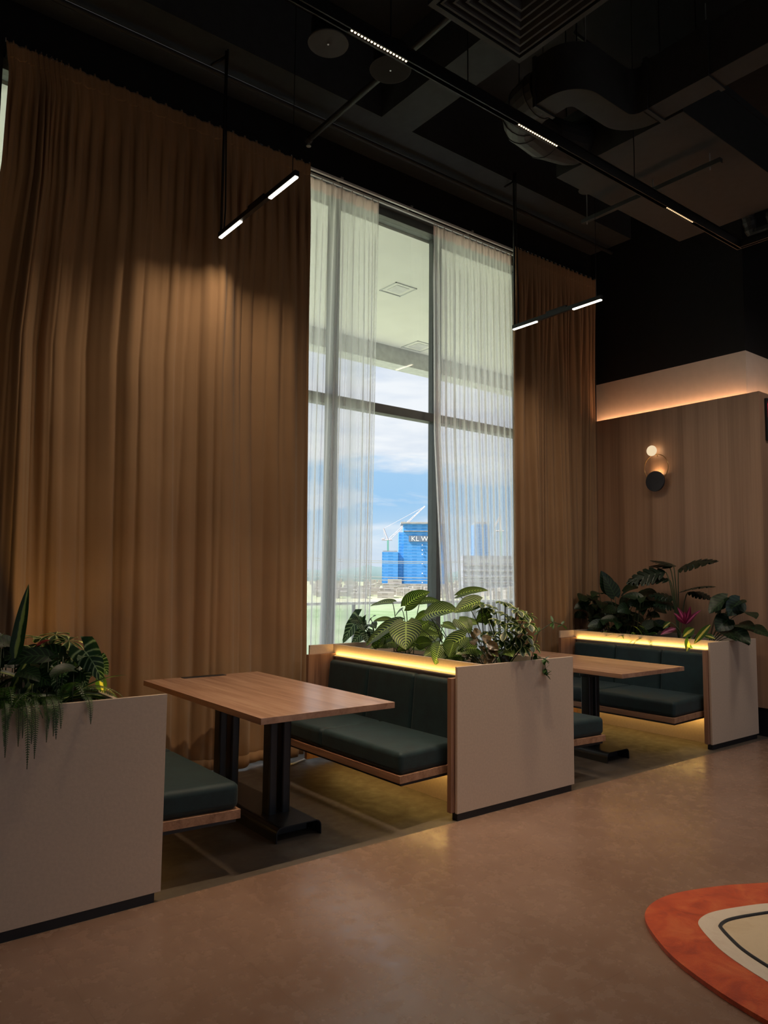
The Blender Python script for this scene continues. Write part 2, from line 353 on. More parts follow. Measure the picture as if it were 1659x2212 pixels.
# curtain rails
for yy, nm, lb in ((5.568, 'curtain_rail', 'front white curtain rail that carries the brown curtains'), (5.645, 'curtain_rail', 'rear white curtain rail that carries the sheer curtains')):
    t = thing(nm, lb, 'curtain rail', (.9, yy, 5.265))
    B(.96, 7.6, yy-.012, yy+.012, 5.262, 5.284).build('rail', M_white, t, bevel=.002)
    for k in range(8):
        x = 1.2+k*.86; B(x-.014, x+.014, yy-.02, YW+.01, 5.284, 5.30).build('bracket', M_alu, t)
# ------------------------------------------------------------------ curtains
def curtain(name, label, group, xs_top, xL, xR, y, zt, zb, amp, m, tapem, rnd, tape=.11, per=12, fq=1.0, merge=.55, sag=0, thick=.0018):
    """xs_top: pleat positions at the heading; xL/xR: edge position as a function of z"""
    rr = random.Random(rnd); np_ = len(xs_top)-1
    ph = [rr.uniform(-.5, .5) for _ in range(np_+3)]; am = [rr.uniform(.55, 1.25) for _ in range(np_+3)]; f2 = rr.uniform(0, 6)
    x0, x1 = xs_top[0], xs_top[-1]
    def at(c, z):
        i = min(int(c), np_-1); t = c-i; xt = xs_top[i]*(1-t)+xs_top[i+1]*t
        w_ = (xs_top[i+1]-xs_top[i])
        d = (zt-z)/(zt-zb)                      # 0 top, 1 bottom
        even = x0+(x1-x0)*c/np_
        s = (xt-x0)/(x1-x0); s = s*(1-.35*d)+(even-x0)/(x1-x0)*.35*d
        x = xL(z)*(1-s)+xR(z)*s
        a_ = am[i]*(1-t)+am[i+1]*t; p_ = ph[i]*(1-t)+ph[i+1]*t
        body = min(1, max(0, (zt-.10-z)/.5)); body = body*body*(3-2*body)
        pinch = max(0, math.cos(2*math.pi*c))**10
        hd = -.030*pinch + .007*math.cos(4*math.pi*c)
        mz = merge*min(1, .15+d*3.2)
        drift = .22*math.sin(f2+d*2.2+i*.9)*d
        c2 = c+p_*d*.7+drift
        w1 = math.cos(2*math.pi*c2)
        n1 = mnoise.noise(Vector((c*.34*fq+.5*d*math.sin(f2), d*.5, rnd*3.1))); n2 = mnoise.noise(Vector((c*.8*fq-.6*d, d*.8, rnd*7.7))); n3 = mnoise.noise(Vector((c*.75*fq+.3*d, d*.5+9, rnd)))
        low = 2.7*n1 + .9*n2 + 1.3*(abs(n3)**.6-.35)
        fold = -(1-mz)*w1*a_ - mz*low*1.15
        x += body*w_*.16*math.sin(4*math.pi*c2)*(1-mz)
        x = max(min(xL(z), xR(z)), min(max(xL(z), xR(z)), x)) if False else x
        yy = y + hd*(1-body) + amp*fold*body
        return Vector((x, yy, z))
    cols = [c/per for c in range(np_*per+1)]
    root = thing(name, label, 'curtain', ((x0+x1)/2, y, zb), group)
    zs = [zt-.012*k for k in range(0, int(tape/.012)+1)]; zs += [zt-tape-.02-(zt-tape-.02-zb)*(k/46)**1.15 for k in range(47)]
    rows = []
    for k, z in enumerate(zs):
        row = []
        for c in cols:
            p = at(c, z)
            if k == 0: p.z -= .010*(1-max(0, math.cos(2*math.pi*c))**4)
            if k == len(zs)-1: p.z += sag*.5*(1+math.sin(c*1.7+f2))
            row.append(p)
        rows.append(row)
    g = MB(); g.grid(rows); g.open = True; cloth = g.build('cloth', m, root, smooth=True, solid=thick)
    th = []
    for z in [zt-.003-.0137*k for k in range(int(tape/.0137)+1)]:
        th.append([at(c, z)+Vector((0, -.003 if thick > .001 else .002, -.010*(1-max(0, math.cos(2*math.pi*c))**4))) for c in cols])
    g = MB(); g.grid(th); g.open = True; g.build('heading_tape', tapem, cloth, smooth=True, solid=.001)
    if thick > .001:
        hem = [[at(c, z)+Vector((0, -.004, sag*.5*(1+math.sin(c*1.7+f2)) if z == zb else 0)) for c in cols] for z in (zb+.10, zb+.05, zb)]
        g = MB(); g.grid(hem); g.open = True; g.build('hem', m, cloth, smooth=True, solid=.001)
    for i in range(np_+1):
        p = at(i, zt); MB().tube([p+Vector((0, .006, -.03)), p+Vector((0, .012, .0)), Vector((p.x, y+.004, zt+.012))], .0022, 5).build('hook', M_white, cloth)
    return root
def lerpz(pts):
    pts = sorted(pts)
    def f(z):
        if z <= pts[0][0]: return pts[0][1]
        for (a, va), (b, vb) in zip(pts[:-1], pts[1:]):
            if z <= b: t = (z-a)/(b-a); return va+(vb-va)*t
        return pts[-1][1]
    return f
tops = [12, 28, 55, 76, 88, 99, 110, 121, 131, 146, 171, 202, 231, 266, 293, 321, 354, 388, 416, 447, 470, 498, 523, 548, 574, 597, 624, 645, 662]
xs = [at_y(p, 97+(p-12)*.394, 5.54).x for p in tops]
E1, E2 = at_y(18, 152, 5.53), at_y(2, 350, 5.53)
curtain('brown_curtain', 'wide floor length brown curtain drawn over the window behind the left table', 'brown curtains', xs, lerpz([(0, .79), (3.2, .80), (E2.z, E2.x), (E1.z, E1.x), (5.17, .900), (5.27, .888)]), lerpz([(0, 3.46), (.8, 3.475), (3, 3.44), (5.27, 3.40)]), 5.53, 5.288, .012, .047, M_curt, M_curt, 3, fq=1.15, sag=.018, merge=.90)
tops = [1110+173*(k/20)**1.12 for k in range(21)]
xs = [at_y(p, 547+(p-1110)*.335, 5.52).x for p in tops]
xs = [6.13+(q-xs[0])*(7.60-6.13)/(xs[-1]-xs[0]) for q in xs]
CL0, CL1, CL2 = at_y(1112, 1500, 5.50).x, at_y(1112, 1250, 5.50).x, at_y(1112, 950, 5.50).x
curtain('brown_curtain', 'narrower brown curtain gathered between the bright window and the oak wall', 'brown curtains', xs, lerpz([(0, CL0), (1.5, CL1), (3, CL2), (5.27, 6.13)]), lerpz([(0, 7.60), (5.27, 7.60)]), 5.52, 5.288, .012, .052, M_curt, M_curt, 8, fq=1.7, sag=.015, merge=.84)
tops = [663+q/2.37 for q in (2, 48, 82, 130, 182, 230, 285, 332, 358)]; tops = [663, 672, 698, 721, 740, 761, 784, 803, 815]
xs = [at_y(p, 372+(p-663)*.43, 5.645).x for p in tops]
curtain('sheer_curtain', 'white sheer curtain over the left part of the bright window', 'sheer curtains', xs, lerpz([(0, 3.40), (5.27, 3.42)]), lerpz([(0, 4.20), (1.5, 4.235), (5.27, 4.272)]), 5.645, 5.255, .02, .026, M_sheer, M_sheertape, 5, tape=.12, merge=.35, thick=.0005)
tops = [935, 941, 958, 976, 1000, 1015, 1029, 1043, 1057, 1071, 1084, 1097, 1106]
xs = [at_y(p, 488+(p-935)*.36, 5.645).x for p in tops]
curtain('sheer_curtain', 'white sheer curtain with close folds over the right part of the bright window', 'sheer curtains', xs, lerpz([(0, 5.22), (1.0, 5.19), (1.5, 5.13), (3, 5.03), (5.27, 5.012)]), lerpz([(0, 6.30), (5.27, 6.19)]), 5.645, 5.255, .02, .030, M_sheer, M_sheertape, 11, tape=.12, merge=.25, thick=.0005)

# ================================================================== BOOTH DIVIDERS
def cushion(mb_pts, name, parent, bevel=.035):
    return MB().hexa(mb_pts).build(name, M_green, parent, bevel=bevel, seg=5)
def divider(cx, label, left=True, right=True, xr=None, grp='planter dividers with end panels', yf=PF, lp=2.0):
    x0, x1 = cx-.59, (xr if xr else cx+.59); yb = 5.34
    t = thing('planter_divider', label, 'planter divider', (cx, yf, 0), grp)
    B(x0, x1, yf, yf+.02, .045, .968).build('end_panel', M_lam, t, bevel=.0015)
    B(x0, x1, yb-.02, yb, .045, .968).build('end_panel', M_lam, t, bevel=.0015)
    B(x0+.004, x1-.03, yf+.02, yf+.05, 0, .045).box(x0+.004, x1-.03, yf+.004, yf+.02, 0, .044).build('plinth', M_kick, t)
    fx0 = cx-.355 if left else x0+.25; fx1 = cx+.355 if right else x1
    # planter trough
    B(fx0, fx0+.02, yf+.02, yb-.02, .28, .968).build('planter_side', M_lam, t, bevel=.001)
    B(fx1-.02, fx1, yf+.02, yb-.02, .28, .968).build('planter_side', M_lam, t, bevel=.001)
    B(fx0+.02, fx1-.02, yf+.02, yb-.02, .84, .87).build('soil', M_soil, t)
    sides = []
    if left: sides.append((-1, fx0, x0))
    if right: sides.append((1, fx1, x1))
    for s, fx, xe in sides:
        def bx(a, b, *r): return B(min(a, b), max(a, b), *r)
        # oak side cheeks at both ends, standing a little proud of the white panel
        pr_ = .035 if s < 0 else -.004
        bx(xe+s*pr_, fx-s*.02, yf+.022, yf+.058, .05, .895).build('side_cheek', M_woodv, t, bevel=.002)
        bx(xe+s*pr_, fx-s*.02, yb-.058, yb-.022, .05, .895).build('side_cheek', M_woodv, t, bevel=.002)
        bx(fx, fx+s*.026, yf+.06, yb-.06, .868, .876).build('light_ledge', M_lam, t)
        bx(fx+s*.010, fx+s*.018, yf+.07, yb-.07, .876, .880).build('led_strip', M_led, t)
        area('ledge_light', (fx+s*.016, (yf+yb)/2, .884), (-s*.45, 0, 1), .012, yb-yf-.14, lp, GOLD, 175, t)
        bx(fx-s*.02, fx, yf+.06, yb-.06, 0, .30).build('base_panel', M_lam, t)
    return t
def bench(label, xf, xb, s, yf=PF):
    """s=+1: seat faces -x (back on the +x side).  xf front edge of seat, xb face of planter"""
    t = thing('booth_bench', label, 'bench', ((xf+xb)/2, yf+.06, 0), 'dark green upholstered benches')
    ya, ym, ye = yf+.11, yf+.055, 5.275
    def H(xa, xb_, z0, z1, yfa, yfb, yea=ye):
        # front end is slightly splayed: yfa at xa, yfb at xb_
        return [(xa, yfa, z0), (xb_, yfb, z0), (xb_, yea, z0), (xa, yea, z0), (xa, yfa, z1), (xb_, yfb, z1), (xb_, yea, z1), (xa, yea, z1)]
    def HH(xa, xb_, *r):
        p = H(xa, xb_, *r); return p
    MB().hexa(HH(xf, xb-s*.004, .286, .333, ym, ya)).build('seat_frame', M_woodh, t, bevel=.002)
    MB().hexa(HH(xf+s*.02, xb-s*.004, .268, .286, ym+.015, ya)).build('under_frame', M_kick, t)
    ymid = (ya+ye)/2+.03
    # two seat cushions and three back cushions, seams between
    cushion(HH(xf+s*.004, xb-s*.1, .333, .470, ym+.004, ya, ymid-.001), 'seat_cushion', t)
    cushion(H(xf+s*.004, xb-s*.1, .333, .470, ymid+.001, ymid+.001, ye-.01), 'seat_cushion', t)
    n3 = (ye-.01-ya+.03)/3
    for k in range(3):
        a = ya-.04+k*n3 + (.0 if k else .012); b = ya-.04+(k+1)*n3
        p = [(xb-s*.125, a+.001, .40), (xb-s*.004, a+.001, .40), (xb-s*.004, b-.001, .40), (xb-s*.125, b-.001, .40),
             (xb-s*.085, a+.001, .848), (xb-s*.004, a+.001, .848), (xb-s*.004, b-.001, .848), (xb-s*.085, b-.001, .848)]
        cushion(p, 'back_cushion', t, .03)
    B(min(xb-s*.05, xb-s*.04), max(xb-s*.05, xb-s*.04), yf+.15, 5.24, .262, .268).build('led_strip', M_led, t)
    area('underseat_light', (xb-s*.05, (yf+5.3)/2, .258), (0, 0, -1), .012, 5.24-yf-.15, 2.0, GOLD, 175, t)
    return t
C1, C2 = .84, 3.958
divider(C1, 'planter divider at the left edge with a large plain front panel and hanging ferns', lp=6.0)
divider(C2, 'middle planter divider between the two tables, topped by big striped leaves')
bench('bench at the left seen from its end, behind the left front panel', 1.87, C1+.355, -1)
bench('bench facing the left table with its glowing ledge under the striped plants', 2.94, C2-.355, 1)
bench('bench behind the middle front panel, only its end showing beside the right table', 5.01, C2+.355, -1)
PF3 = 3.60
divider(7.21, 'right hand planter divider against the oak wall with dark foliage', True, False, 7.50, yf=PF3)
bench('bench facing the right table below the monstera', 6.09, 6.855, 1, PF3)
# ================================================================== TABLES
def table(label, x0, x1, y0, y1, cx, rot=0):
    t = thing('booth_table', label, 'table', (cx, (y0+y1)/2, 0), 'long tables between the benches')
    B(x0, x1, y0, y1, .765, .800).build('tabletop', M_top, t, bevel=.0015)
    B(x0+.27, x0+.60, y1-.075, y1-.01, .798, .803).build('power_slot', M_kick, t, bevel=.001)
    for yy in (4.15, 4.85):
        for sx in (-1, 1):
            xa = cx+sx*.047
            B(xa-.030, xa+.030, yy-.045, yy+.045, .07, .735).build('post', M_metal, t, bevel=.012, seg=3)
        B(cx-.17, cx+.17, yy-.05, yy+.05, .735, .765).build('top_bracket', M_metal, t, bevel=.006)
        B(cx-.09, cx+.09, yy-.05, yy+.05, .68, .735).build('collar', M_metal, t, bevel=.01)
    # inverted channel foot, rounded shoulders
    w_, h, r = .155, .088, .04
    o_ = [(cx-w_, 0)]+[(cx-w_+r-r*math.cos(a), h-r+r*math.sin(a)) for a in [math.pi/2*k/6 for k in range(7)]]
    o_ += [(cx+w_-r+r*math.sin(a), h-r+r*math.cos(a)) for a in [math.pi/2*k/6 for k in range(7)]]+[(cx+w_, 0)]
    q = .006
    i_ = [(cx+w_-q, 0)]+[(cx+w_-r+(r-q)*math.cos(a), h-r+(r-q)*math.sin(a)) for a in [math.pi/2*k/6 for k in range(7)]]
    i_ += [(cx-w_+r-(r-q)*math.sin(a), h-r+(r-q)*math.cos(a)) for a in [math.pi/2*k/6 for k in range(7)]]+[(cx-w_+q, 0)]
    m = MB(); k = len(o_); ii = i_[::-1]
    vs_ = [(p[0], 3.87, p[1]) for p in o_]+[(p[0], 3.87, p[1]) for p in ii]+[(p[0], 5.12, p[1]) for p in o_]+[(p[0], 5.12, p[1]) for p in ii]
    fs = []
    for j in range(k-1): fs += [(j, j+1, k+j+1, k+j), (2*k+j, 3*k+j, 3*k+j+1, 2*k+j+1), (j, 2*k+j, 2*k+j+1, j+1), (k+j, k+j+1, 3*k+j+1, 3*k+j)]
    fs += [(0, k, 3*k, 2*k), (k-1, 3*k-1, 4*k-1, 2*k-1)]
    m.add(vs_, fs); m.build('foot', M_metal, t, smooth=False)
    B(cx-.1, cx+.1, 3.95, 5.05, .02, .068).build('foot_core', M_metal, t)
    if rot: t.rotation_euler = (0, 0, rot)
    return t
table('oak topped table at the left in front of the closed brown curtain', 1.935, 2.835, 3.52, 5.232, 2.40)
table('oak topped table at the right beside the middle front panel', 5.118, 6.02, 3.51, 5.15, 5.57)

# ================================================================== FILL_LIGHTS
def pendant(label, cx, ya, yb, z, ztop, segs):
    t = thing('linear_pendant', label, 'pendant lamp', (cx, (ya+yb)/2, z), 'black bar pendants with two lit ends')
    bar = B(cx-.017, cx+.017, ya, yb, z, z+.038).build('bar', M_track, t, bevel=.002)
    B(cx-.012, cx+.012, (ya+yb)/2-.14, (ya+yb)/2+.10, z+.038, z+.060).build('driver_box', M_track, bar, bevel=.002)
    for a, b in segs:
        B(cx-.013, cx+.013, a, b, z-.010, z+.001).build('diffuser', M_tube, bar, bevel=.003)
        area('pendant_light', (cx, (a+b)/2, z-.014), (0, 0, -1), .026, b-a, PEND, (1, .80, .56), 150, t)
    # conduit with a bend at the curtain end, thin wire at the other
    yc = yb-.02
    MB().tube([(cx, yc, z+.03), (cx, yc, ztop-.10), (cx, yc-.01, ztop-.04), (cx-.05, yc-.02, ztop-.1), (cx-.12, yc+.02, ztop-.16)], .011, 8).build('conduit', M_track, t, smooth=True)
    MB().tube([(cx, yc-.05, z+.03), (cx+.01, yc-.045, z+.2), (cx-.004, yc-.03, ztop-.3), (cx, yc-.03, ztop+.02)], .006, 6).build('cord', M_track, t, smooth=True)
    MB().cyl((cx, yc, ztop-.1), (cx, yc, ztop+.02), .012, 8).build('conduit_drop', M_track, t)
    MB().cyl((cx, ya+.06, z+.03), (cx, ya+.06, 6.3), .003, 6).build('wire', M_track, t)
    return t
PEND = 6.5
pendant('black bar pendant hanging in front of the wide left curtain', 2.40, 4.052, 5.207, 4.17, 5.70, [(4.052+.005, 4.416), (4.85, 5.200)])
pendant('black bar pendant hanging over the right table near the second brown curtain', 5.55, 3.95, 5.02, 4.07, 5.70, [(3.955, 4.27), (4.706, 5.015)])
# track
TZ = 4.5; TY = 3.12
t = thing('lighting_track', 'long black lighting track crossing the ceiling and turning a corner', 'lighting track', (3, TY, TZ))
B(-1.5, 6.43, TY-.022, TY-.014, TZ, TZ+.07).box(-1.5, 6.43, TY+.014, TY+.022, TZ, TZ+.07).box(-1.5, 6.43, TY-.014, TY+.014, TZ+.035, TZ+.07).build('rail', M_track, t)
B(6.395, 6.403, .2, TY-.022, TZ, TZ+.07).box(6.431, 6.439, .2, TY+.022, TZ, TZ+.07).box(6.403, 6.431, .2, TY+.022, TZ+.035, TZ+.07).build('rail', M_track, t)
B(-1.5, 6.45, TY-.03, TY+.03, TZ+.07, TZ+.075).build('flange', M_track, t)
for x in (1.1, 3.05, 4.82): MB().cyl((x, TY, TZ+.07), (x, TY, 6.3), .004, 6).build('suspension_wire', M_track, t)
for x0, x1, dm, pw, lb in ((2.162, 2.567, 0, 12, 'lit strip of lamp cells nearest the ceiling speaker'), (3.508, 3.909, 0, 9, 'lit strip of lamp cells below the curved duct'), (5.257, 5.655, 1, 4, 'dim strip of lamp cells nearest the corner of the track')):
    s = thing('track_spotlight', lb, 'track light', ((x0+x1)/2, TY, TZ), 'strips of lamp cells in the track')
    hs = B(x0, x1, TY-.0135, TY+.0135, TZ+.012, TZ+.034).build('housing', M_track, s); hs.location = (0, 0, 0)
    for k in range(18):
        x = x0+(k+.5)*(x1-x0)/18
        MB().ball((x, TY, TZ+.008), .0072, 8, (1, 1, .7)).build('lamp_cell', M_celldim if dm else M_cell, hs, smooth=True)
    area('spot_light', ((x0+x1)/2, TY, TZ-.004), (0, .15, -1), x1-x0, .02, pw, (1, .76, .5), 70, s, 'x')
# cove light
t = thing('cove_light', 'orange light strip lying hidden on top of the oak panelling', 'light strip', (7.69, 4.6, 3.42))
B(7.69, 7.70, 3.68, 5.62, 3.42, 3.432).build('strip', M_cove, t); B(7.76, 10.9, 3.64, 3.65, 3.42, 3.432).build('strip', M_cove, t)
area('cove_source', (7.70, 4.66, 3.436), (.25, 0, 1), .012, 1.9, 4.2, (1, .50, .24), 178, t)
area('cove_source', (9.2, 3.66, 3.436), (0, .25, 1), 3.0, .012, 4, (1, .50, .24), 178, t, 'x')
# wall lamp
g0 = at_x(1409, 974, 7.53); g1 = at_x(1418, 1040, 7.55); g2 = at_x(1419, 1010, 7.56)
t = thing('wall_lamp', 'round wall lamp of glowing disc, brass ring and charcoal disc on the oak wall', 'wall lamp', (7.61, g1.y, g1.z))
def disc(cx, c, r, th, k=40): return MB().cyl((cx, c.y, c.z), (cx+th, c.y, c.z), r, k)
disc(7.50, g0, .060, .035).build('glass_disc', M_globe, t, bevel=.012)
disc(7.515, g1, .116, .022).build('charcoal_disc', M_disc, t, bevel=.004)
MB().tube([(7.545, g2.y+.150*math.cos(a), g2.z+.150*math.sin(a)) for a in [2*math.pi*k/48 for k in range(48)]], .0045, 8, True).build('brass_ring', M_brass, t, smooth=True)
MB().cyl((7.537, g1.y, g1.z), (7.609, g1.y, g1.z), .05, 20).build('backplate', M_brass, t)
MB().tube([(7.525, g0.y, g0.z), (7.56, g0.y, g0.z), (7.56, g2.y-.01, g2.z+.13), (7.545, g2.y-.01, g2.z+.13)], .005, 6).build('arm', M_brass, t)
area('disc_light', (7.56, g1.y, g1.z+.09), (.5, 0, 1), .1, .02, .3, (1, .62, .3), 170, t)
area('globe_light', (7.545, g0.y, g0.z), (1, 0, 0), .1, .1, .10, (1, .7, .4), 170, t)
# red neon sign at the right edge, on the return face of the oak panelling
t = thing('neon_sign', 'sliver of a red lit sign at the right edge of the oak panelling', 'sign', (7.70, PF, 3.3))
B(7.715, 8.55, PF-.03, PF-.002, 2.98, 3.42).build('backing', M_kick, t, bevel=.004)
MB().tube([(7.735, PF-.036, 3.22), (7.735, PF-.036, 3.36), (7.76, PF-.036, 3.39), (8.5, PF-.036, 3.39), (8.52, PF-.036, 3.36), (8.52, PF-.036, 3.04), (8.5, PF-.036, 3.01), (7.76, PF-.036, 3.01)], .007, 8).build('neon_tube', M_neon, t, smooth=True)
MB().tube([(7.79, PF-.036, 3.12), (7.79, PF-.036, 3.26), (7.90, PF-.036, 3.26)], .006, 8).build('neon_tube', M_neon, t, smooth=True)

# portals in the windows and the added left opening (they only guide the sampling of the daylight)
for nm, loc, dr, sx, sy, ax in (('window_portal', (4.3, 6.02, 2.65), (0, -1, 0), 6.8, 5.2, 'x'), ('window_portal', (5.7, -6.25, 2.3), (0, 1, 0), 5.0, 3.8, 'x'), ('window_portal', (-4.25, -2, 2.4), (1, 0, 0), 2.0, 2.8, 'y')):
    o = area(nm, loc, dr, sx, sy, 1, (1, 1, 1), 180, None, ax); o.data.cycles.is_portal = True
# unseen fill lights added to brighten the open room
for i, (x, y) in enumerate(FILL_LIGHTS):
    t = thing('fill_panel', 'square fill light panel added over the open room, '+('just left behind the viewpoint', 'right behind the viewpoint', 'above the far side of the rug', 'furthest back on the left', 'furthest to the right')[i], 'fill light', (x, y, 4.9), 'added fill lights over the open room')
    B(x-.31, x+.31, y-.31, y+.31, 4.902, 4.94).build('frame', M_track, t, bevel=.003)
    B(x-.29, x+.29, y-.29, y+.29, 4.898, 4.902).build('diffuser', M_globe, t)
    for a, b in ((-.25, -.25), (.25, .25)): MB().cyl((x+a, y+b, 4.94), (x+a, y+b, 6.3), .003, 6).build('wire', M_track, t)
    area('fill_source', (x, y, 4.89), (0, 0, -1), .56, .56, FILL_P[i], ROOMC, 160, t)

# ================================================================== CEILING SERVICES
# square diffuser
t = thing('air_diffuser', 'large square black ceiling air diffuser with nested frames', 'air vent', (2.72, 2.39, TZ))
a0, b0, a1, b1 = 2.37, 2.06, 3.07, 2.72
for k in range(7):
    d = k*.047; x0, y0, x1, y1 = a0+d, b0+d*.94, a1-d, b1-d*.94; e = .012; z0 = TZ+.004*(k > 0); hh = .03
    if k == 0: e = .03
    sl = .03
    m = MB()
    m.hexa([(x0, y0, z0), (x1, y0, z0), (x1-e, y0+e, z0), (x0+e, y0+e, z0), (x0-0, y0, z0+hh), (x1, y0, z0+hh), (x1-sl, y0+sl, z0+hh), (x0+sl, y0+sl, z0+hh)])
    m.hexa([(x0, y1, z0), (x0+e, y1-e, z0), (x1-e, y1-e, z0), (x1, y1, z0), (x0, y1, z0+hh), (x0+sl, y1-sl, z0+hh), (x1-sl, y1-sl, z0+hh), (x1, y1, z0+hh)])
    m.hexa([(x0, y0, z0), (x0+e, y0+e, z0), (x0+e, y1-e, z0), (x0, y1, z0), (x0, y0, z0+hh), (x0+sl, y0+sl, z0+hh), (x0+sl, y1-sl, z0+hh), (x0, y1, z0+hh)])
    m.hexa([(x1, y0, z0), (x1, y1, z0), (x1-e, y1-e, z0), (x1-e, y0+e, z0), (x1, y0, z0+hh), (x1, y1, z0+hh), (x1-sl, y1-sl, z0+hh), (x1-sl, y0+sl, z0+hh)])
    m.build('louvre_frame', M_duct, t)
B(a0, a1, b0, b1, TZ+.036, TZ+.30).build('plenum_box', M_ceil, t)
for x, y in ((a0+.05, b0+.05), (a1-.05, b0+.05), (a0+.05, b1-.05), (a1-.05, b1-.05)): MB().cyl((x, y, TZ+.3), (x, y, 6.3), .005, 6).build('hanger_rod', M_track, t)
# speakers
def speaker(label, x, y, z, r, zt=6.3, gm=None):
    t = thing('ceiling_speaker', label, 'speaker', (x, y, z), 'round ceiling speakers')
    MB().cyl((x, y, z), (x, y, z+.012), r, 40).build('grille', gm or M_duct, t, bevel=.003)
    MB().cyl((x, y, z+.012), (x, y, z+.13), r*.86, 32).build('can', M_ceil, t)
    MB().tube([(x+r*math.cos(a)*.99, y+r*math.sin(a)*.99, z+.004) for a in [2*math.pi*k/40 for k in range(40)]], .004, 6, True).build('rim', M_alu if False else M_duct, t)
    MB().cyl((x, y, z-.004), (x, y, z), .006, 8).build('badge', M_alu, t)
    MB().cyl((x, y, z+.13), (x, y, zt), .004, 6).build('wire', M_track, t)
    return t
speaker('round grey ceiling speaker left of the lit track strip', 2.123, 3.277, 4.5, .112)
speaker('dark round speaker half hidden behind the lit track strip', 2.63, 3.36, 4.62, .125, gm=M_ceil)
p = at_z(1268, 412, 5.15); speaker('small round speaker under the far edge of the big duct box', p.x, p.y, 5.15, .075)
# pipes
t = tag(MB().tube([(-3, 5.36, 5.62), (9, 5.36, 5.62)], .022, 8).build('sprinkler_pipe', M_duct, smooth=True), 'thin dark pipe running along the ceiling beside the window wall', 'pipe')
t = thing('sprinkler_branch', 'dark diagonal looking pipe that ends in a small sprinkler above the left sheer curtain', 'pipe', (3.3, 4.6, 5.42))
MB().tube([(3.28, 1.5, 5.42), (3.31, 5.38, 5.42)], .026, 10).build('pipe', M_duct, t, smooth=True)
MB().cyl((3.31, 5.38, 5.42), (3.31, 5.42, 5.40), .032, 12).build('elbow', M_duct, t)
nzl = MB().cyl((3.31, 5.40, 5.40), (3.31, 5.40, 5.36), .012, 8).build('nozzle', M_alu, t)
MB().cyl((3.31, 5.40, 5.355), (3.31, 5.40, 5.36), .022, 12).build('deflector', M_alu, nzl)
MB().cyl((3.295, 3.4, 5.44), (3.295, 3.4, 6.3), .006, 6).build('hanger', M_track, t)
# big box plenum
t = thing('duct_box', 'large flat dark duct box under the ceiling at the upper right', 'duct', (5.9, 3.36, 5.0))
B(4.926, 6.88, 2.77, 3.95, 5.0, 5.5).build('casing', M_duct, t, bevel=.004)
B(4.92, 6.89, 2.76, 3.96, 5.42, 5.44).build('seam_flange', M_duct, t)
for x, y in ((5.1, 3.97), (6.7, 3.97), (5.1, 2.75), (6.7, 2.75)): MB().cyl((x, y, 5.3), (x, y, 6.3), .006, 6).build('hanger_rod', M_track, t)
t = thing('support_strut', 'thin steel strut slung below the big duct box', 'strut', (5.6, 3.5, 4.9))
q0 = at_z(1258, 480, 4.9); q1 = at_z(1550, 340, 4.9)
B(q0.x-.02, q0.x+.02, q1.y, q0.y, 4.88, 4.92).build('channel', M_duct, t, bevel=.002)
for f_, zt in ((.04, 6.3), (.55, 5.0), (.93, 6.3)):
    yy = q0.y+(q1.y-q0.y)*f_; MB().cyl((q0.x, yy, 4.86), (q0.x, yy, zt), .005, 6).build('hanger_rod', M_alu, t)
# rectangular duct with a jog, then a segmented elbow to the box
DZ = 4.8
t = thing('rectangular_duct', 'dark rectangular air duct with an S bend at the upper right', 'duct', (4.5, 2.5, DZ))
B(4.42, 4.61, -2, 2.79, DZ, DZ+.36).build('main_run', M_duct, t, bevel=.004)
B(4.405, 4.625, 2.30, 2.33, DZ-.012, DZ+.375).build('flange', M_duct, t); B(4.405, 4.625, 2.74, 2.77, DZ-.012, DZ+.375).build('flange', M_duct, t)
def sweep(path, wd, z0, z1):   # rectangular section swept along a plan path
    m = MB(); rows = []
    for i, p in enumerate(path):
        a = Vector(path[max(i-1, 0)]); b = Vector(path[min(i+1, len(path)-1)]); d = (b-a).normalized(); q = Vector((-d.y, d.x)); p = Vector(p)
        rows.append([(p.x+q.x*wd/2, p.y+q.y*wd/2, z0), (p.x-q.x*wd/2, p.y-q.y*wd/2, z0), (p.x-q.x*wd/2, p.y-q.y*wd/2, z1), (p.x+q.x*wd/2, p.y+q.y*wd/2, z1)])
    vs_ = [v for r_ in rows for v in r_]; k = len(rows)
    m.add(vs_, [(i*4+j, i*4+(j+1) % 4, (i+1)*4+(j+1) % 4, (i+1)*4+j) for i in range(k-1) for j in range(4)]+[(0, 1, 2, 3), (4*k-1, 4*k-2, 4*k-3, 4*k-4)]); return m
path = [(4.515, 2.76)]+[(4.515-.16+.16*math.cos(a), 2.80+.16*math.sin(a)) for a in [math.pi/2*k/8 for k in range(9)]]
path += [(4.12-.14*0, 2.96)]+[(4.02-.14*math.sin(a), 3.10-.14*math.cos(a)) for a in [math.pi/2*k/8 for k in range(9)]]+[(3.88, 3.22)]
sweep(path, .19, DZ, DZ+.34).build('s_bend', M_duct, t, bevel=.003)
B(3.775, 3.985, 3.20, 3.225, DZ-.015, DZ+.355).build('flange', M_duct, t)
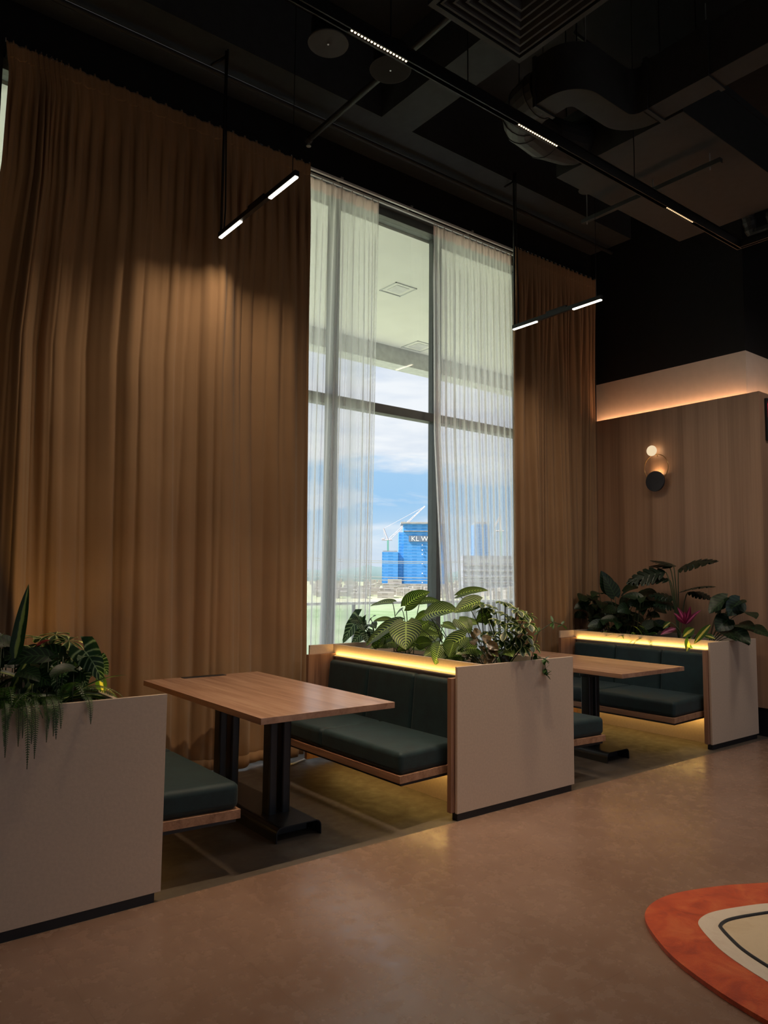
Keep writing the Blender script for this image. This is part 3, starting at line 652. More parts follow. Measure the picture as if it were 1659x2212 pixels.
# segmented round elbow
pts = []
for k in range(9):
    a = math.pi/2*k/8; pts.append((3.93+.0+.22*(1-math.cos(a))*1.0, 3.24+.34*math.sin(a), 4.98))
pts += [(4.4, 3.66, 5.03), (4.75, 3.70, 5.12), (4.94, 3.72, 5.2)]
t = thing('flexible_duct', 'pale grey segmented round duct curving from the S bend to the big box', 'duct', (4.2, 3.5, 4.98))
MB().tube(pts, .16, 20).build('bend', M_duct, t, smooth=False)
for k in range(1, len(pts), 2): 
    p, q = Vector(pts[k-1]), Vector(pts[k]); d = (q-p).normalized()*.008
    MB().cyl(q-d, q+d, .165, 20).build('band', M_duct, t)
for px, py0, lb in ((1174, 115, 'nearest the segmented duct'), (1223, 70, 'left of the S bend'), (1247, 60, 'above the left turn of the S bend'), (1266, 40, 'pale one over the S bend'), (1427, 0, 'beside the straight run of duct'), (1051, 110, 'between the track and the square diffuser')):
    X = {1174: 4.0, 1223: 3.9, 1247: 4.0, 1266: 4.12, 1427: 4.7, 1051: 3.4}[px]
    p = at_x(px, 190, X); tag(MB().cyl((X, p.y, p.z-.05 if px != 1051 else 5.2), (X, p.y, 6.3), .005, 6).build('hanger_rod', M_track if px != 1266 else M_alu), 'thin vertical hanger rod '+lb, 'hanger rod', 'ceiling hanger rods')
# diagonal bar from the diffuser corner to the duct and a small clamp hanger
p0 = at_z(1240, 70, 5.6); p1 = at_z(1355, 160, 5.2)
tag(MB().tube([p0, p1], .014, 8).build('brace_bar', M_duct), 'short dark brace bar above the S bend of the duct', 'brace')
q = at_z(1122, 235, 5.2)
t = thing('spotlight_holder', 'small dark hanging fitting above the track near the segmented duct', 'fitting', q)
MB().cyl(q, (q.x, q.y, 6.3), .006, 6).build('rod', M_track, t); MB().tube([q-Vector((0, 0, .12)), q+Vector((0, 0, .03))], .035, 12, rads=[.045, .02]).build('hood', M_track, t)
# flexible hoses near the track corner
for k, (x, y, lb) in enumerate(((6.95, 3.10, 'nearest the big box'), (7.28, 3.0, 'in the middle of the bundle'), (7.60, 2.9, 'furthest right in the bundle'))):
    pts = [(x-.08+.06*i, y+.2*math.sin(i*1.1+k), 5.0+.16*math.cos(i*1.3+k*.7)) for i in range(6)]
    fine = []
    for i in range(len(pts)-1):
        for s in range(5): fine.append(Vector(pts[i]).lerp(Vector(pts[i+1]), s/5))
    tag(MB().tube(fine, .06, 10, rads=[.052+.008*(j % 2) for j in range(len(fine))]).build('flexible_hose', M_duct), 'dark ribbed flexible hose above the track corner, '+lb, 'hose', 'flexible hoses at the track corner')

# ================================================================== RUG
def catmull(P, k=14):
    out = []; m = len(P)
    for i in range(m):
        a, b, c, d = [Vector(P[(i+j-1) % m]) for j in range(4)]
        for s in range(k):
            t_ = s/k; out.append(.5*((2*b)+(c-a)*t_+(2*a-5*b+4*c-d)*t_*t_+(3*b-a-3*c+d)*t_**3))
    return out
O = catmull([(3.131, 2.050), (3.387, 2.100), (3.697, 2.010), (3.953, 1.878), (4.60, 1.52), (5.15, 1.05), (5.25, .55), (4.85, .10), (4.10, -.10), (3.35, -.05), (2.85, .30), (2.70, .85), (2.745, 1.335), (2.827, 1.638), (2.939, 1.850)])
def inset(P, d):
    c = Vector((3.85, .95)); out = []
    m = len(P)
    for i in range(m):
        a, b = P[(i-3) % m], P[(i+3) % m]; t_ = (b-a).normalized(); nn = Vector((t_.y, -t_.x)); p = P[i]
        if nn.dot(c-p) < 0: nn = -nn
        out.append(p+nn*d)
    return out
I1 = inset(O, .225); I2 = inset(O, .315)
t = thing('rug', 'rust orange rug with rounded corners and a cream middle outlined in black', 'rug', (3.85, .95, 0))
def ring(A, Bq, z):
    m = MB(); k = len(A); m.add([(p.x, p.y, z) for p in A]+[(p.x, p.y, z) for p in Bq]+[(p.x, p.y, .001) for p in A], [(i, (i+1) % k, k+(i+1) % k, k+i) for i in range(k)]+[(i, 2*k+i, 2*k+(i+1) % k, (i+1) % k) for i in range(k)]); return m
b_ = ring(O, I1, .020); b_.open = True; b_.build('border', M_rugo, t)
b_ = ring(I1, I2, .022); b_.open = True; b_.build('cream_band', M_rugc, t)
m = MB(); m.add([(p.x, p.y, .022) for p in I2], [tuple(range(len(I2)))]); m.open = True; m.build('centre_field', M_rugt, t)
MB().tube([(p.x, p.y, .022) for p in I2], .0085, 6, True).build('outline', M_rugk, t, smooth=True)

# ================================================================== PLANTS
def prof(kind, v):
    if kind == 'heart': return (math.sin(math.pi*min(1, v**.62*1.0))**.75)*(1-.12*v) if v < 1 else 0
    if kind == 'arrow': return max(0, (1-v)**.75*(min(1, v*7+.35)))*1.05
    if kind == 'lance': return math.sin(math.pi*v**.85)**.9
    if kind == 'strap': return min(1, v*6+.35)*(1-v**3)
    if kind == 'obov': return math.sin(math.pi*v**1.35)**.8
    if kind == 'split': return (math.sin(math.pi*v**.6)**.7)
    return math.sin(math.pi*v)
TOCAM = Vector((-.55, -.62, .56))
def leaf(mb, base, d, L, Wd, kind='heart', droop=.6, cup=.18, roll=0, wave=.0, n=12, face=(0, 0, 1)):
    face = Vector(face)
    d = Vector(d).normalized(); p = Vector(base); step = L/n; mid = [p.copy()]; ds = [d.copy()]
    for i in range(n):
        d = (d+Vector((0, 0, -droop/n))).normalized(); p = p+d*step; mid.append(p.copy()); ds.append(d.copy())
    if kind == 'split':
        rows = []; fs = []
        m2 = 48; vs_ = []; uv = []
        for i in range(m2+1):
            v = i/m2; q = v*n; j = min(int(q), n-1); pm = mid[j].lerp(mid[j+1], q-j); dd = ds[j]
            sd = dd.cross(face).normalized(); sd = Matrix.Rotation(roll, 3, dd) @ sd; nn = sd.cross(dd)
            wv = Wd/2*prof('split', max(.0, min(1, v)))
            cut = (i % 8 in (5, 6, 7)) and .10 < v < .94
            for t_ in (-1, -.35, 0, .35, 1):
                a = abs(t_); w_ = t_*wv*(.30 if (cut and a == 1) else 1)
                pp = pm+sd*w_+nn*(cup*abs(w_))-Vector((0, 0, .25*abs(w_)))*a+dd*(a*L*.20)
                if v < .14: pp -= dd*a*L*.14*(1-v/.14)
                vs_.append(pp); uv.append((.5+.5*t_, v))
        mb.add(vs_, [(i*5+j, i*5+j+1, (i+1)*5+j+1, (i+1)*5+j) for i in range(m2) for j in range(4)], uv); return
    K = 3; vs_ = []; uv = []
    lob = {'heart': .13, 'arrow': .38}.get(kind, 0)
    for i in range(n+1):
        v = i/n; dd = ds[i]
        sd = dd.cross(face)
        if sd.length < .05: sd = Vector((1, 0, 0))
        sd = Matrix.Rotation(roll, 3, dd) @ sd.normalized(); nn = sd.cross(dd).normalized(); wv = Wd/2*prof(kind, v)
        if i == 0 and kind in ('heart',): wv = Wd*.16
        for j in range(-K, K+1):
            t_ = j/K; a = abs(t_)
            pp = mid[i]+sd*(wv*t_)+nn*(cup*wv*a**1.3)+nn*wave*Wd*math.sin(v*13+t_*2)*a
            if lob: pp -= dd*(a**1.5*L*lob*max(0, 1-v*2.2)**2)
            vs_.append(pp); uv.append((.5+.5*t_, v))
    w_ = 2*K+1
    mb.add(vs_, [(i*w_+j, i*w_+j+1, (i+1)*w_+j+1, (i+1)*w_+j) for i in range(n) for j in range(2*K)], uv)
def arc(a, b, bend, k=7):
    a, b = Vector(a), Vector(b); c = (a+b)/2+Vector(bend); return [(a*(1-s)**2+c*2*s*(1-s)+b*s*s) for s in [i/k for i in range(k+1)]]
def make_plant(name, label, loc, fol, stem, lm, group=None, extra=None):
    t = thing(name, label, 'plant', loc, group)
    fol.open = True; fol.build('foliage', lm, t, smooth=True)
    if stem.v: stem.build('stems', L_stem, t, smooth=True)
    return t
def leaf_px(mb, st, b, tip, X, X2, soil, Wd, kind='heart', droop=.4, cup=.15, roll=0, r=.0035, **kw):
    """leaf whose base and tip are given as pixels on the planes x = X and x = X2; petiole runs down to soil"""
    P0 = at_x(b[0], b[1], X); P1 = at_x(tip[0], tip[1], X2); d = P1-P0; L = d.length
    leaf(mb, P0, d+Vector((0, 0, droop*.5*L)), L*1.03, Wd, kind, droop, cup, rn.uniform(-.25, .25), face=(TOCAM if kind != 'split' else Vector((-.34, -.40, .85)))+Vector((rn.uniform(-.25, .25), rn.uniform(-.25, .25), rn.uniform(-.2, .3))), **kw)
    if soil is not None:
        s = Vector(soil); st.tube(arc(s, P0+d*.02, (0, 0, .4*(P0.z-s.z)), 6), r, 6)
rn = random.Random(21)
def Z3(x, y): return (700+x*.3375, 1230+y*.3375)
# --- middle planter: striped leaf plants (three clumps)
clumps = [
 ('striped leaf plant with small pale leaves held high, next to the arrow leaved plant', (3.93, 4.75, .87), [
   ((440, 210), (298, 232), 3.90, 3.90, .09, .3, .2), ((520, 235), (672, 138), 3.95, 4.05, .15, .6, -.9), ((612, 208), (755, 212), 4.1, 4.1, .065, .5, .2),
   ((420, 322), (318, 330), 3.85, 3.80, .06, .5, 0), ((480, 345), (272, 487), 3.75, 3.68, .19, .5, .5), ((445, 425), (312, 500), 3.75, 3.72, .12, .4, .8), ((500, 255), (455, 300), 4.0, 4.05, .05, .3, 0), ((470, 330), (400, 400), 4.0, 3.95, .1, .4, 0)]),
 ('striped leaf plant in the centre of the middle planter, with broad leaves facing the room', (3.95, 4.25, .87), [
   ((655, 290), (850, 262), 3.80, 3.85, .21, .5, -.7), ((525, 335), (522, 510), 3.72, 3.62, .27, .1, 1.2), ((660, 285), (575, 345), 4.0, 3.95, .10, .4, .4), ((668, 340), (552, 425), 3.9, 3.8, .10, .4, .2),
   ((600, 440), (740, 422), 3.95, 4.0, .13, .3, 0), ((762, 350), (848, 386), 4.0, 4.0, .08, .3, 0), ((600, 480), (690, 470), 3.8, 3.85, .12, .4, 0), ((640, 360), (760, 440), 4.05, 4.0, .12, .4, 0), ((560, 470), (470, 520), 3.75, 3.7, .11, .4, 0)]),
 ('striped leaf plant near the front of the middle planter, its leaves hanging over the ledge', (3.95, 3.85, .87), [
   ((855, 165), (1048, 130), 4.0, 4.05, .085, .5, .3), ((1000, 205), (835, 275), 3.95, 3.8, .17, .4, .8), ((860, 320), (935, 410), 3.95, 3.95, .16, .3, .6), ((905, 430), (740, 560), 3.78, 3.66, .20, .4, .8),
   ((745, 480), (712, 608), 3.66, 3.58, .13, .3, .9), ((1065, 285), (975, 335), 4.0, 3.95, .13, .4, .5), ((900, 340), (990, 350), 4.05, 4.1, .1, .4, 0), ((830, 470), (800, 560), 3.7, 3.66, .14, .3, .6)])]
for lb, soil, ls in clumps:
    m, st = MB(), MB()
    for (b, tp, X, X2, wd, dr, ro) in ls:
        leaf_px(m, st, Z3(*b), Z3(*tp), X, X2, (soil[0]+rn.uniform(-.06, .06), soil[1]+rn.uniform(-.1, .1), .87), wd, 'heart', dr, .16, ro, wave=.01)
    for k in range(9):
        a = rn.uniform(0, 6.28); q = Vector(soil)+Vector((.1*math.cos(a), .2*math.sin(a), rn.uniform(.08, .2)))
        leaf(m, q, (math.cos(a), math.sin(a), .3), rn.uniform(.14, .2), rn.uniform(.10, .14), 'heart', .9, .15, face=TOCAM); st.tube([soil, q], .003, 5)
    make_plant('striped_leaf_plant', lb, soil, m, st, L_cal, 'striped leaf plants in the middle planter')
# --- arrow leaf plant at the window end
m, st = MB(), MB(); so = (3.92, 5.12, .87)
for b, tp, wd, ro in (((215, 320), (125, 470), .17, .8), ((240, 330), (215, 300), .07, 0), ((260, 400), (180, 480), .15, .7), ((235, 345), (255, 395), .12, .4), ((300, 350), (330, 380), .12, .3), ((300, 320), (330, 295), .08, 0), ((270, 400), (280, 480), .14, .6), ((220, 330), (165, 330), .1, .2)):
    leaf_px(m, st, Z3(*b), Z3(*tp), 3.9, 3.86, so, wd, 'arrow', .5, .12, ro, wave=.03)
make_plant('arrow_leaf_plant', 'dark arrow leaved plant with pale veins at the window end of the middle planter', so, m, st, L_alo)
# --- schefflera
def umbrella(m, c, axis, r, k, wd, rr, kind='obov', droop=.7):
    ax = Vector(axis).normalized(); s = ax.orthogonal().normalized(); q = ax.cross(s); ph = rr.uniform(0, 6)
    for i in range(k):
        a = ph+2*math.pi*i/k; leaf(m, c, s*math.cos(a)+q*math.sin(a)+ax*.12, r*rr.uniform(.8, 1.1), wd, kind, droop, .2, n=6)
def schefflera(label, so, heads, lm, name='umbrella_plant', wd=.050, rr=random.Random(5)):
    m, st = MB(), MB()
    for c, r in heads:
        c = Vector(c); out = (c-Vector(so)); out.z = abs(out.z)*.8+.1
        umbrella(m, c, out+Vector((rr.uniform(-.2, .2), -.15, .1)), r, rr.choice((7, 8)), wd, rr)
        st.tube(arc(so, c, (0, 0, .05), 5), .004, 6)
    return make_plant(name, label, so, m, st, lm)
hd = []
for x, y, X in ((1010, 225, 3.95), (1045, 250, 4.0), (1160, 215, 4.05), (1240, 260, 4.0), (1290, 290, 4.1), (1310, 345, 4.0), (1250, 365, 3.95), (1180, 300, 4.0), (1120, 330, 3.95), (1160, 390, 3.9), (1230, 430, 4.0), (1290, 420, 4.05), (1060, 320, 4.1), (1100, 270, 4.1), (1200, 480, 3.95), (1270, 490, 4.0), (1130, 450, 3.9), (1060, 400, 4.0), (1320, 470, 4.1), (1200, 340, 4.15)):
    px, py = Z3(x, y); hd.append((at_x(px, py, X), .098))
schefflera('bushy umbrella plant with cream edged leaflets at the front right of the middle planter', (4.0, 3.72, .87), hd, L_sch)
# --- bronze plant
m, st = MB(), MB(); so = (3.88, 3.72, .87)
for x, y in ((945, 395), (985, 380), (1010, 430), (960, 450), (1040, 470), (990, 490), (1020, 540), (1090, 520), (1130, 560), (1070, 570), (940, 500), (1050, 420), (1080, 610), (900, 540), (1110, 480), (1150, 520), (980, 560)):
    p = at_x(*Z3(x, y), rn.uniform(3.72, 3.95)); p.y = max(p.y, 3.66); a = rn.uniform(0, 6.28)
    leaf(m, p, (math.cos(a)*.6, -.5+math.sin(a)*.4, -.2), rn.uniform(.07, .11), rn.uniform(.05, .07), 'lance', .5, .25, rn.uniform(-.5, .5), wave=.04, face=TOCAM); st.tube(arc(so, p, (0, 0, .04), 4), .002, 5)
make_plant('bronze_leaf_plant', 'low plant with crinkled bronze brown leaves at the front of the middle planter', so, m, st, L_brz)
# --- trailing ivy over the front panel and a thin shoot to the right
m, st = MB(), MB(); so = (4.2, 3.66, .9)
trail = [so, (4.20, 3.60, .99), (4.21, 3.525, .97), (4.21, 3.52, .90), (4.22, 3.52, .86)]; st.tube(trail, .003, 5)
for p in trail[1:]:
    for k in range(5):
        a = rn.uniform(0, 6.28); leaf(m, p, (math.cos(a), -.35, math.sin(a)*.8-.2), .05, .03, 'heart', .3, .1, n=5)
sh = [so, (4.3, 3.66, 1.15), (4.42, 3.62, 1.22), (4.50, 3.6, 1.20)]; st.tube(sh, .003, 5)
for p in sh[1:]:
    for k in range(5): a = rn.uniform(0, 6.28); leaf(m, p, (math.cos(a), math.sin(a)*.5, math.sin(a)), .06, .022, 'lance', .3, .1, n=5)
make_plant('trailing_ivy', 'small green trailing plant hanging over the middle front panel', so, m, st, L_frn)
# --- right planter
def Z4(x, y): return (1160+x*.3008, 1180+y*.3008)
m, st = MB(), MB(); so = (7.15, 4.22, .87)
for b, tp, X2, wd in (((930, 185), (690, 245), 7.0, .26), ((985, 150), (845, 100), 7.25, .22), ((1010, 170), (1245, 105), 7.15, .27), ((960, 245), (765, 250), 7.1, .2), ((1010, 340), (1230, 285), 7.1, .24), ((985, 380), (835, 350), 7.05, .2), ((1080, 330), (1228, 368), 7.2, .18), ((990, 430), (860, 420), 7.0, .18), ((960, 160), (830, 135), 7.35, .18)):
    leaf_px(m, st, Z4(*b), Z4(*tp), 7.18, X2, so, wd, 'split', .45, .1, 0, .006)
make_plant('monstera', 'tall monstera with deeply split leaves against the oak wall', so, m, st, L_mon)
m, st = MB(), MB(); so = (7.15, 4.95, .87)
for k in range(85):
    px, py = Z4(rn.uniform(330, 880), rn.uniform(330, 600))
    if (px, py)[1] < 1180+.3008*420 and rn.random() < .3: continue
    p = at_x(px, py, rn.uniform(6.95, 7.4)); a = rn.uniform(0, 6.28)
    leaf(m, p, (math.cos(a)-.3, math.sin(a)*.8, rn.uniform(-.1, .6)), rn.uniform(.16, .24), rn.uniform(.10, .15), 'heart', .8, .15, rn.uniform(-.3, .3), face=TOCAM+Vector((rn.uniform(-.5, .5), rn.uniform(-.5, .5), rn.uniform(-.2, .5)))); st.tube(arc((p.x*.5+3.57, p.y*.7+4.95*.3, .87), p, (0, 0, .05), 4), .003, 5)
for x, y, dx, dy in ((560, 360, -.3, .9), (620, 330, .6, .3), (740, 350, .8, .2), (520, 330, -.2, 1)):
    p = at_x(*Z4(x, y), 7.2); leaf(m, p, (-.2, -dx, dy), .26, .19, 'heart', .5, .15, face=TOCAM); st.tube(arc(so, p, (0, 0, .1), 5), .004, 5)
make_plant('philodendron', 'dense dark green leafy plant at the curtain end of the right planter', so, m, st, L_drk)
m, st = MB(), MB(); so = (6.98, 4.72, .87)
for k in range(13):
    a = k*.5; leaf(m, (so[0], so[1]+.03*k-.2, .93), (-.6+.2*math.cos(a*3), math.sin(a*2.3)*.9, .7), .26, .03, 'strap', 1.2, .2, n=8)
make_plant('spider_plant', 'narrow leaved green plant at the curtain end behind the glowing ledge', so, m, st, L_str)
m, st = MB(), MB(); so = (7.0, 4.10, .87)
for x, y, wd in ((1100, 432, .055), (1175, 458, .055), (1010, 440, .06), (985, 480, .06), (1060, 470, .05), (1145, 480, .05), (1000, 520, .05)):
    leaf_px(m, st, Z4(1070, 560), Z4(x, y), 7.0, 6.98, None, wd, 'lance', .25, .3, rn.uniform(-.4, .4))
leaf_px(m, st, Z4(1000, 590), Z4(888, 635), 6.98, 6.86, so, .06, 'lance', .4, .2)
make_plant('cordyline', 'magenta leaved plant below the monstera in the right planter', so, m, st, L_pnk)
m, st = MB(), MB(); so = (7.1, 3.88, .87)
for b, tp, wd, ro in (((1370, 370), (1240, 480), .24, .5), ((1300, 480), (1380, 370), .17, -.4), ((1460, 390), (1370, 500), .2, .5), ((1380, 520), (1290, 610), .2, .4), ((1500, 470), (1570, 520), .17, .2), ((1400, 600), (1530, 700), .17, .5), ((1450, 560), (1560, 600), .16, 0), ((1350, 600), (1430, 680), .16, .4), ((1520, 580), (1660, 650), .16, .2), ((1420, 440), (1500, 400), .15, 0), ((1450, 640), (1520, 712), .14, .5)):
    leaf_px(m, st, Z4(*b), Z4(*tp), 7.1, 6.98, so, wd, 'heart', .4, .15, ro, wave=.02)
make_plant('philodendron', 'large dark leafy plant at the front end of the right planter spilling over its panel', so, m, st, L_drk)
m, st = MB(), MB(); so = (6.95, 4.0, .87)
for b, tp, X2, wd in (((1130, 590), (1050, 650), 6.84, .09), ((1110, 650), (1075, 755), 6.80, .10), ((1250, 560), (1130, 700), 6.83, .07), ((1200, 640), (1280, 665), 6.88, .06), ((960, 545), (905, 590), 6.9, .06)):
    leaf_px(m, st, Z4(*b), Z4(*tp), 6.90, X2, so, wd, 'lance', .3, .2, .6)
make_plant('variegated_plant', 'yellow and green marked leaves hanging over the ledge of the right bench', so, m, st, L_var)
# fern fronds
def frond(m, st, a, d, L, W_, droop, n=26):
    d = Vector(d).normalized(); p = Vector(a); pts = [p.copy()]; ds = [d.copy()]
    for i in range(n): d = (d+Vector((0, 0, -droop/n*(1+i/n)))).normalized(); p = p+d*L/n; pts.append(p.copy()); ds.append(d.copy())
    for i in range(2, n):
        v = i/n; w = W_*math.sin(math.pi*min(1, v**.6*.98+.02))**.8; sd = ds[i].cross(Vector((0, 0, 1)))
        if sd.length < .2: sd = ds[i].cross(Vector((0, 1, 0)))
        sd.normalize()
        for s in (-1, 1):
            q = sd*s; e = pts[i]+q*w+ds[i]*w*.35-Vector((0, 0, .15*w)); h = ds[i]*L/n*.30
            m.add([pts[i]-h*.5, pts[i]+(e-pts[i])*.45-h*1.0, e, pts[i]+(e-pts[i])*.45+h*.9, pts[i]+h*.6], [(0, 1, 2, 3, 4)], [(0, .5)]*5)
    st.tube(pts, .0016, 4)
m, st = MB(), MB(); so = (6.97, 4.45, .9)
for k in range(9): a = k*.75; frond(m, st, so, (-.5+.3*math.cos(a), math.sin(a), .6), .28, .035, 1.3, 18)
make_plant('fern', 'small fern behind the glowing ledge of the right bench', so, m, st, L_frn)
# --- left planter
def Z1(x, y): return (x*.3376, 1260+y*.3376)
m, st = MB(), MB(); so = (.86, 3.64, .95)
fr = []
for x, y in ((105, 1180), (35, 1080), (110, 1000), (0, 1010), (150, 960), (200, 900), (-60, 1100), (60, 950), (-120, 980), (10, 880)):
    p = at_y(*Z1(x, y), 3.50); s0 = Vector((min(max(p.x+rn.uniform(.0, .12), .3), 1.3), 3.60, .99)); d = (p-s0)
    frond(m, st, s0, (d.x*.55, -.55, .35), (d.length)*1.42, .021, 3.2, 40)
for k in range(7): a = k*.8; frond(m, st, (.8+.06*k-.2, 3.64, .95), (math.cos(a)*.7, -.4, .9), .32, .038, 1.9)
make_plant('hanging_fern', 'fern with long fronds hanging down the left front panel', so, m, st, L_frn, 'ferns in the left planter')
m, st = MB(), MB(); so = (1.05, 3.66, .95)
for x, y in ((440, 1030), (495, 910), (685, 870), (420, 900), (480, 860)):
    p = at_y(*Z1(x, y), 3.51); s0 = Vector((p.x-.09, 3.62, .98)); d = p-s0
    frond(m, st, s0, (d.x*.8, -.5, .45), d.length*1.2, .024, 3.0, 26)
for dx, dy, zz in ((.8, -.1, .5), (.9, .3, .6), (.7, .6, .5), (1, .1, .25), (.8, .5, .2), (.6, -.4, .4), (.9, -.2, .1), (1, .4, 0)): frond(m, st, (1.05, 3.75, .97), (dx, dy, zz), .30, .034, 1.3)
make_plant('hanging_fern', 'smaller fern at the right corner of the left front panel, lit yellow', so, m, st, L_frn, 'ferns in the left planter')
m, st = MB(), MB(); so = (.82, 3.80, .9)
for k in range(44):
    a = rn.uniform(-.3, 3.6); e = rn.uniform(.25, 1.1); x0 = rn.uniform(.55, 1.0)
    leaf(m, (x0, 3.75+rn.uniform(-.08, .15), .93), (math.cos(a), math.sin(a)*.5-.25, e), rn.uniform(.3, .46), rn.uniform(.035, .05), 'strap', rn.uniform(.8, 2.0), .25, rn.uniform(-.4, .4), n=12)
p = at_y(*Z1(95, 480), 3.72); leaf(m, p, (.12, 0, 1), .34, .062, 'strap', .1, .2, .2, face=TOCAM)
make_plant('dracaena', 'plant of long arching strap leaves with pale centres in the left planter', so, m, st, L_str)
hd = [(at_y(*Z1(x, y), Y), .10) for x, y, Y in ((355, 330, 4.1), (300, 370, 4.2), (440, 370, 4.0), (390, 400, 4.1), (260, 360, 4.3), (200, 420, 4.1), (470, 480, 4.0))]
schefflera('umbrella plant standing tallest at the back of the left planter', (.95, 4.1, .87), hd, L_sch, wd=.045)
m, st = MB(), MB(); so = (1.0, 3.95, .87)
for b, tp, wd in (((540, 430), (690, 610), .15), ((590, 470), (500, 440), .12), ((630, 500), (700, 560), .10), ((390, 560), (370, 690), .14), ((450, 620), (400, 520), .12), ((320, 520), (380, 600), .12), ((520, 560), (560, 650), .12)):
    P0 = at_y(*Z1(*b), 3.85); P1 = at_y(*Z1(*tp), 3.75); d = P1-P0; leaf(m, P0, d, d.length, wd, 'arrow', .5, .12, .1, wave=.03, face=TOCAM); st.tube(arc(so, P0, (0, 0, .1), 5), .003, 5)
make_plant('arrow_leaf_plant', 'plant of dark arrow shaped leaves with pale veins in the left planter', so, m, st, L_alo)
m, st = MB(), MB(); so = (1.1, 4.0, .87)
for b, tp, wd in (((640, 570), (665, 730), .06), ((450, 480), (525, 500), .07), ((560, 620), (500, 680), .05)):
    P0 = at_y(*Z1(*b), 3.9); P1 = at_y(*Z1(*tp), 3.9); leaf(m, P0, P1-P0, (P1-P0).length, wd, 'lance', .3, .2, .1, face=TOCAM); st.tube(arc(so, P0, (0, 0, .1), 5), .003, 5)
make_plant('variegated_plant', 'yellow leaves glowing in the strip light at the back of the left planter', so, m, st, L_var)
m, st = MB(), MB(); so = (.98, 4.15, .87)
for x, y in ((310, 390), (330, 360), (290, 410), (440, 455), (465, 465)):
    p = at_y(*Z1(x, y), 4.05); leaf(m, p, (rn.uniform(-1, 1), -.3, rn.uniform(-.2, .6)), .09, .05, 'lance', .4, .2); st.tube([so, p], .002, 5)
make_plant('red_leaf_plant', 'a few dark red leaves under the umbrella plant in the left planter', so, m, st, L_red)
m, st = MB(), MB(); so = (.6, 4.0, .87)
for k in range(30):
    x0 = rn.uniform(.53, 1.12); y0 = rn.uniform(3.65, 5.1); a = rn.uniform(0, 6.28)
    leaf(m, (x0, y0, rn.uniform(.95, 1.12)), (math.cos(a), math.sin(a), .4), rn.uniform(.12, .2), rn.uniform(.06, .1), 'heart', .9, .15); st.tube([(x0, y0, .87), (x0, y0, 1.0)], .003, 5)
rl = random.Random(9)
for k in range(46):
    x0 = rl.uniform(.5, 1.1); y0 = rl.uniform(3.65, 4.5); a = rl.uniform(0, 6.28); zz = rl.uniform(1.0, 1.24-.2*max(0, x0-.9)*3)
    leaf(m, (x0, y0, zz), (math.cos(a), math.sin(a), .3), rl.uniform(.12, .2), rl.uniform(.07, .11), 'heart', .9, .15, face=TOCAM+Vector((rl.uniform(-.5, .5), rl.uniform(-.5, .5), 0))); st.tube([(x0, y0, .87), (x0, y0, zz)], .003, 5)
make_plant('philodendron', 'low dark leafy plant filling the middle of the left planter', so, m, st, L_drk)

# ================================================================== OUTSIDE
struct('trim_8', B(-6, 20, 6.0, 9.6, -.25, -.02), M_concrete, 'balcony deck outside the window', 'balcony')
struct('trim_9', B(-6, 20, 5.9, 9.3, 5.18, 5.6), M_soffit, 'pale soffit above the balcony', 'soffit')
struct('trim_10', B(-6, 20, 9.0, 9.3, 4.91, 5.18), M_concrete, 'grey edge beam of the balcony soffit', 'beam')
for (px, py, s) in ((860, 625, .17), (905, 748, .2)):
    p = at_z(px, py, 5.18); x, y = p.x, p.y
    t = thing('soffit_hatch', 'square hatch in the pale soffit '+('in the middle of the open pane' if s < .18 else 'close to the grey edge beam'), 'hatch', (x, y, 5.17))
    B(x-s, x+s, y-s, y-s+.012, 5.17, 5.181).box(x-s, x+s, y+s-.012, y+s, 5.17, 5.181).box(x-s, x-s+.012, y-s, y+s, 5.17, 5.181).box(x+s-.012, x+s, y-s, y+s, 5.17, 5.181).build('frame', M_concrete, t)
    B(x-s*.6, x+s*.6, y-s*.6, y+s*.6, 5.174, 5.181).build('panel', M_white, t)
t = thing('balcony_railing', 'glass balcony railing with a grey top rail beyond the window', 'railing', (7, 9.1, 0))
B(-4, 18, 9.07, 9.13, 1.12, 1.16).build('top_rail', M_white, t, bevel=.004)
for k in range(15): B(-4+k*1.5, -3.96+k*1.5, 9.08, 9.12, 0, 1.12).build('post', M_frame, t)
B(-4, 18, 9.095, 9.105, .05, 1.12).build('glass_panel', M_rglass, t)
# ground far below
GZ = -17.0
def ground_b(n):
    co = n('ShaderNodeTexCoord').outputs['Object']
    f = noise(n, n('ShaderNodeMapping', {0: co, 3: (.012, .012, .012)}).outputs[0], 1, 6, .6)
    g = noise(n, n('ShaderNodeMapping', {0: co, 3: (.08, .08, .08)}).outputs[0], 1, 5, .6)
    c = n.ramp(f, [(.35, srgb(146, 160, 118)), (.5, srgb(180, 180, 148)), (.62, srgb(198, 186, 164))])
    return pbr(n, n.mix(.4, c, n.ramp(g, [(.3, srgb(130, 148, 104)), (.7, srgb(200, 196, 172))])), .95, 0, None, .1)
M_ground = mat('grass_and_earth', ground_b)
g = MB(); g.add([(-3500, 12, GZ), (4500, 12, GZ), (4500, 5200, GZ), (-3500, 5200, GZ)], [(0, 1, 2, 3)]); g.add([(-3500, 12, GZ-1), (4500, 12, GZ-1), (4500, 5200, GZ-1), (-3500, 5200, GZ-1)], [(0, 1, 2, 3)])
o = g.build('ground', M_ground); tag(o, 'grassy open land far below the window', 'ground', None, 'structure')
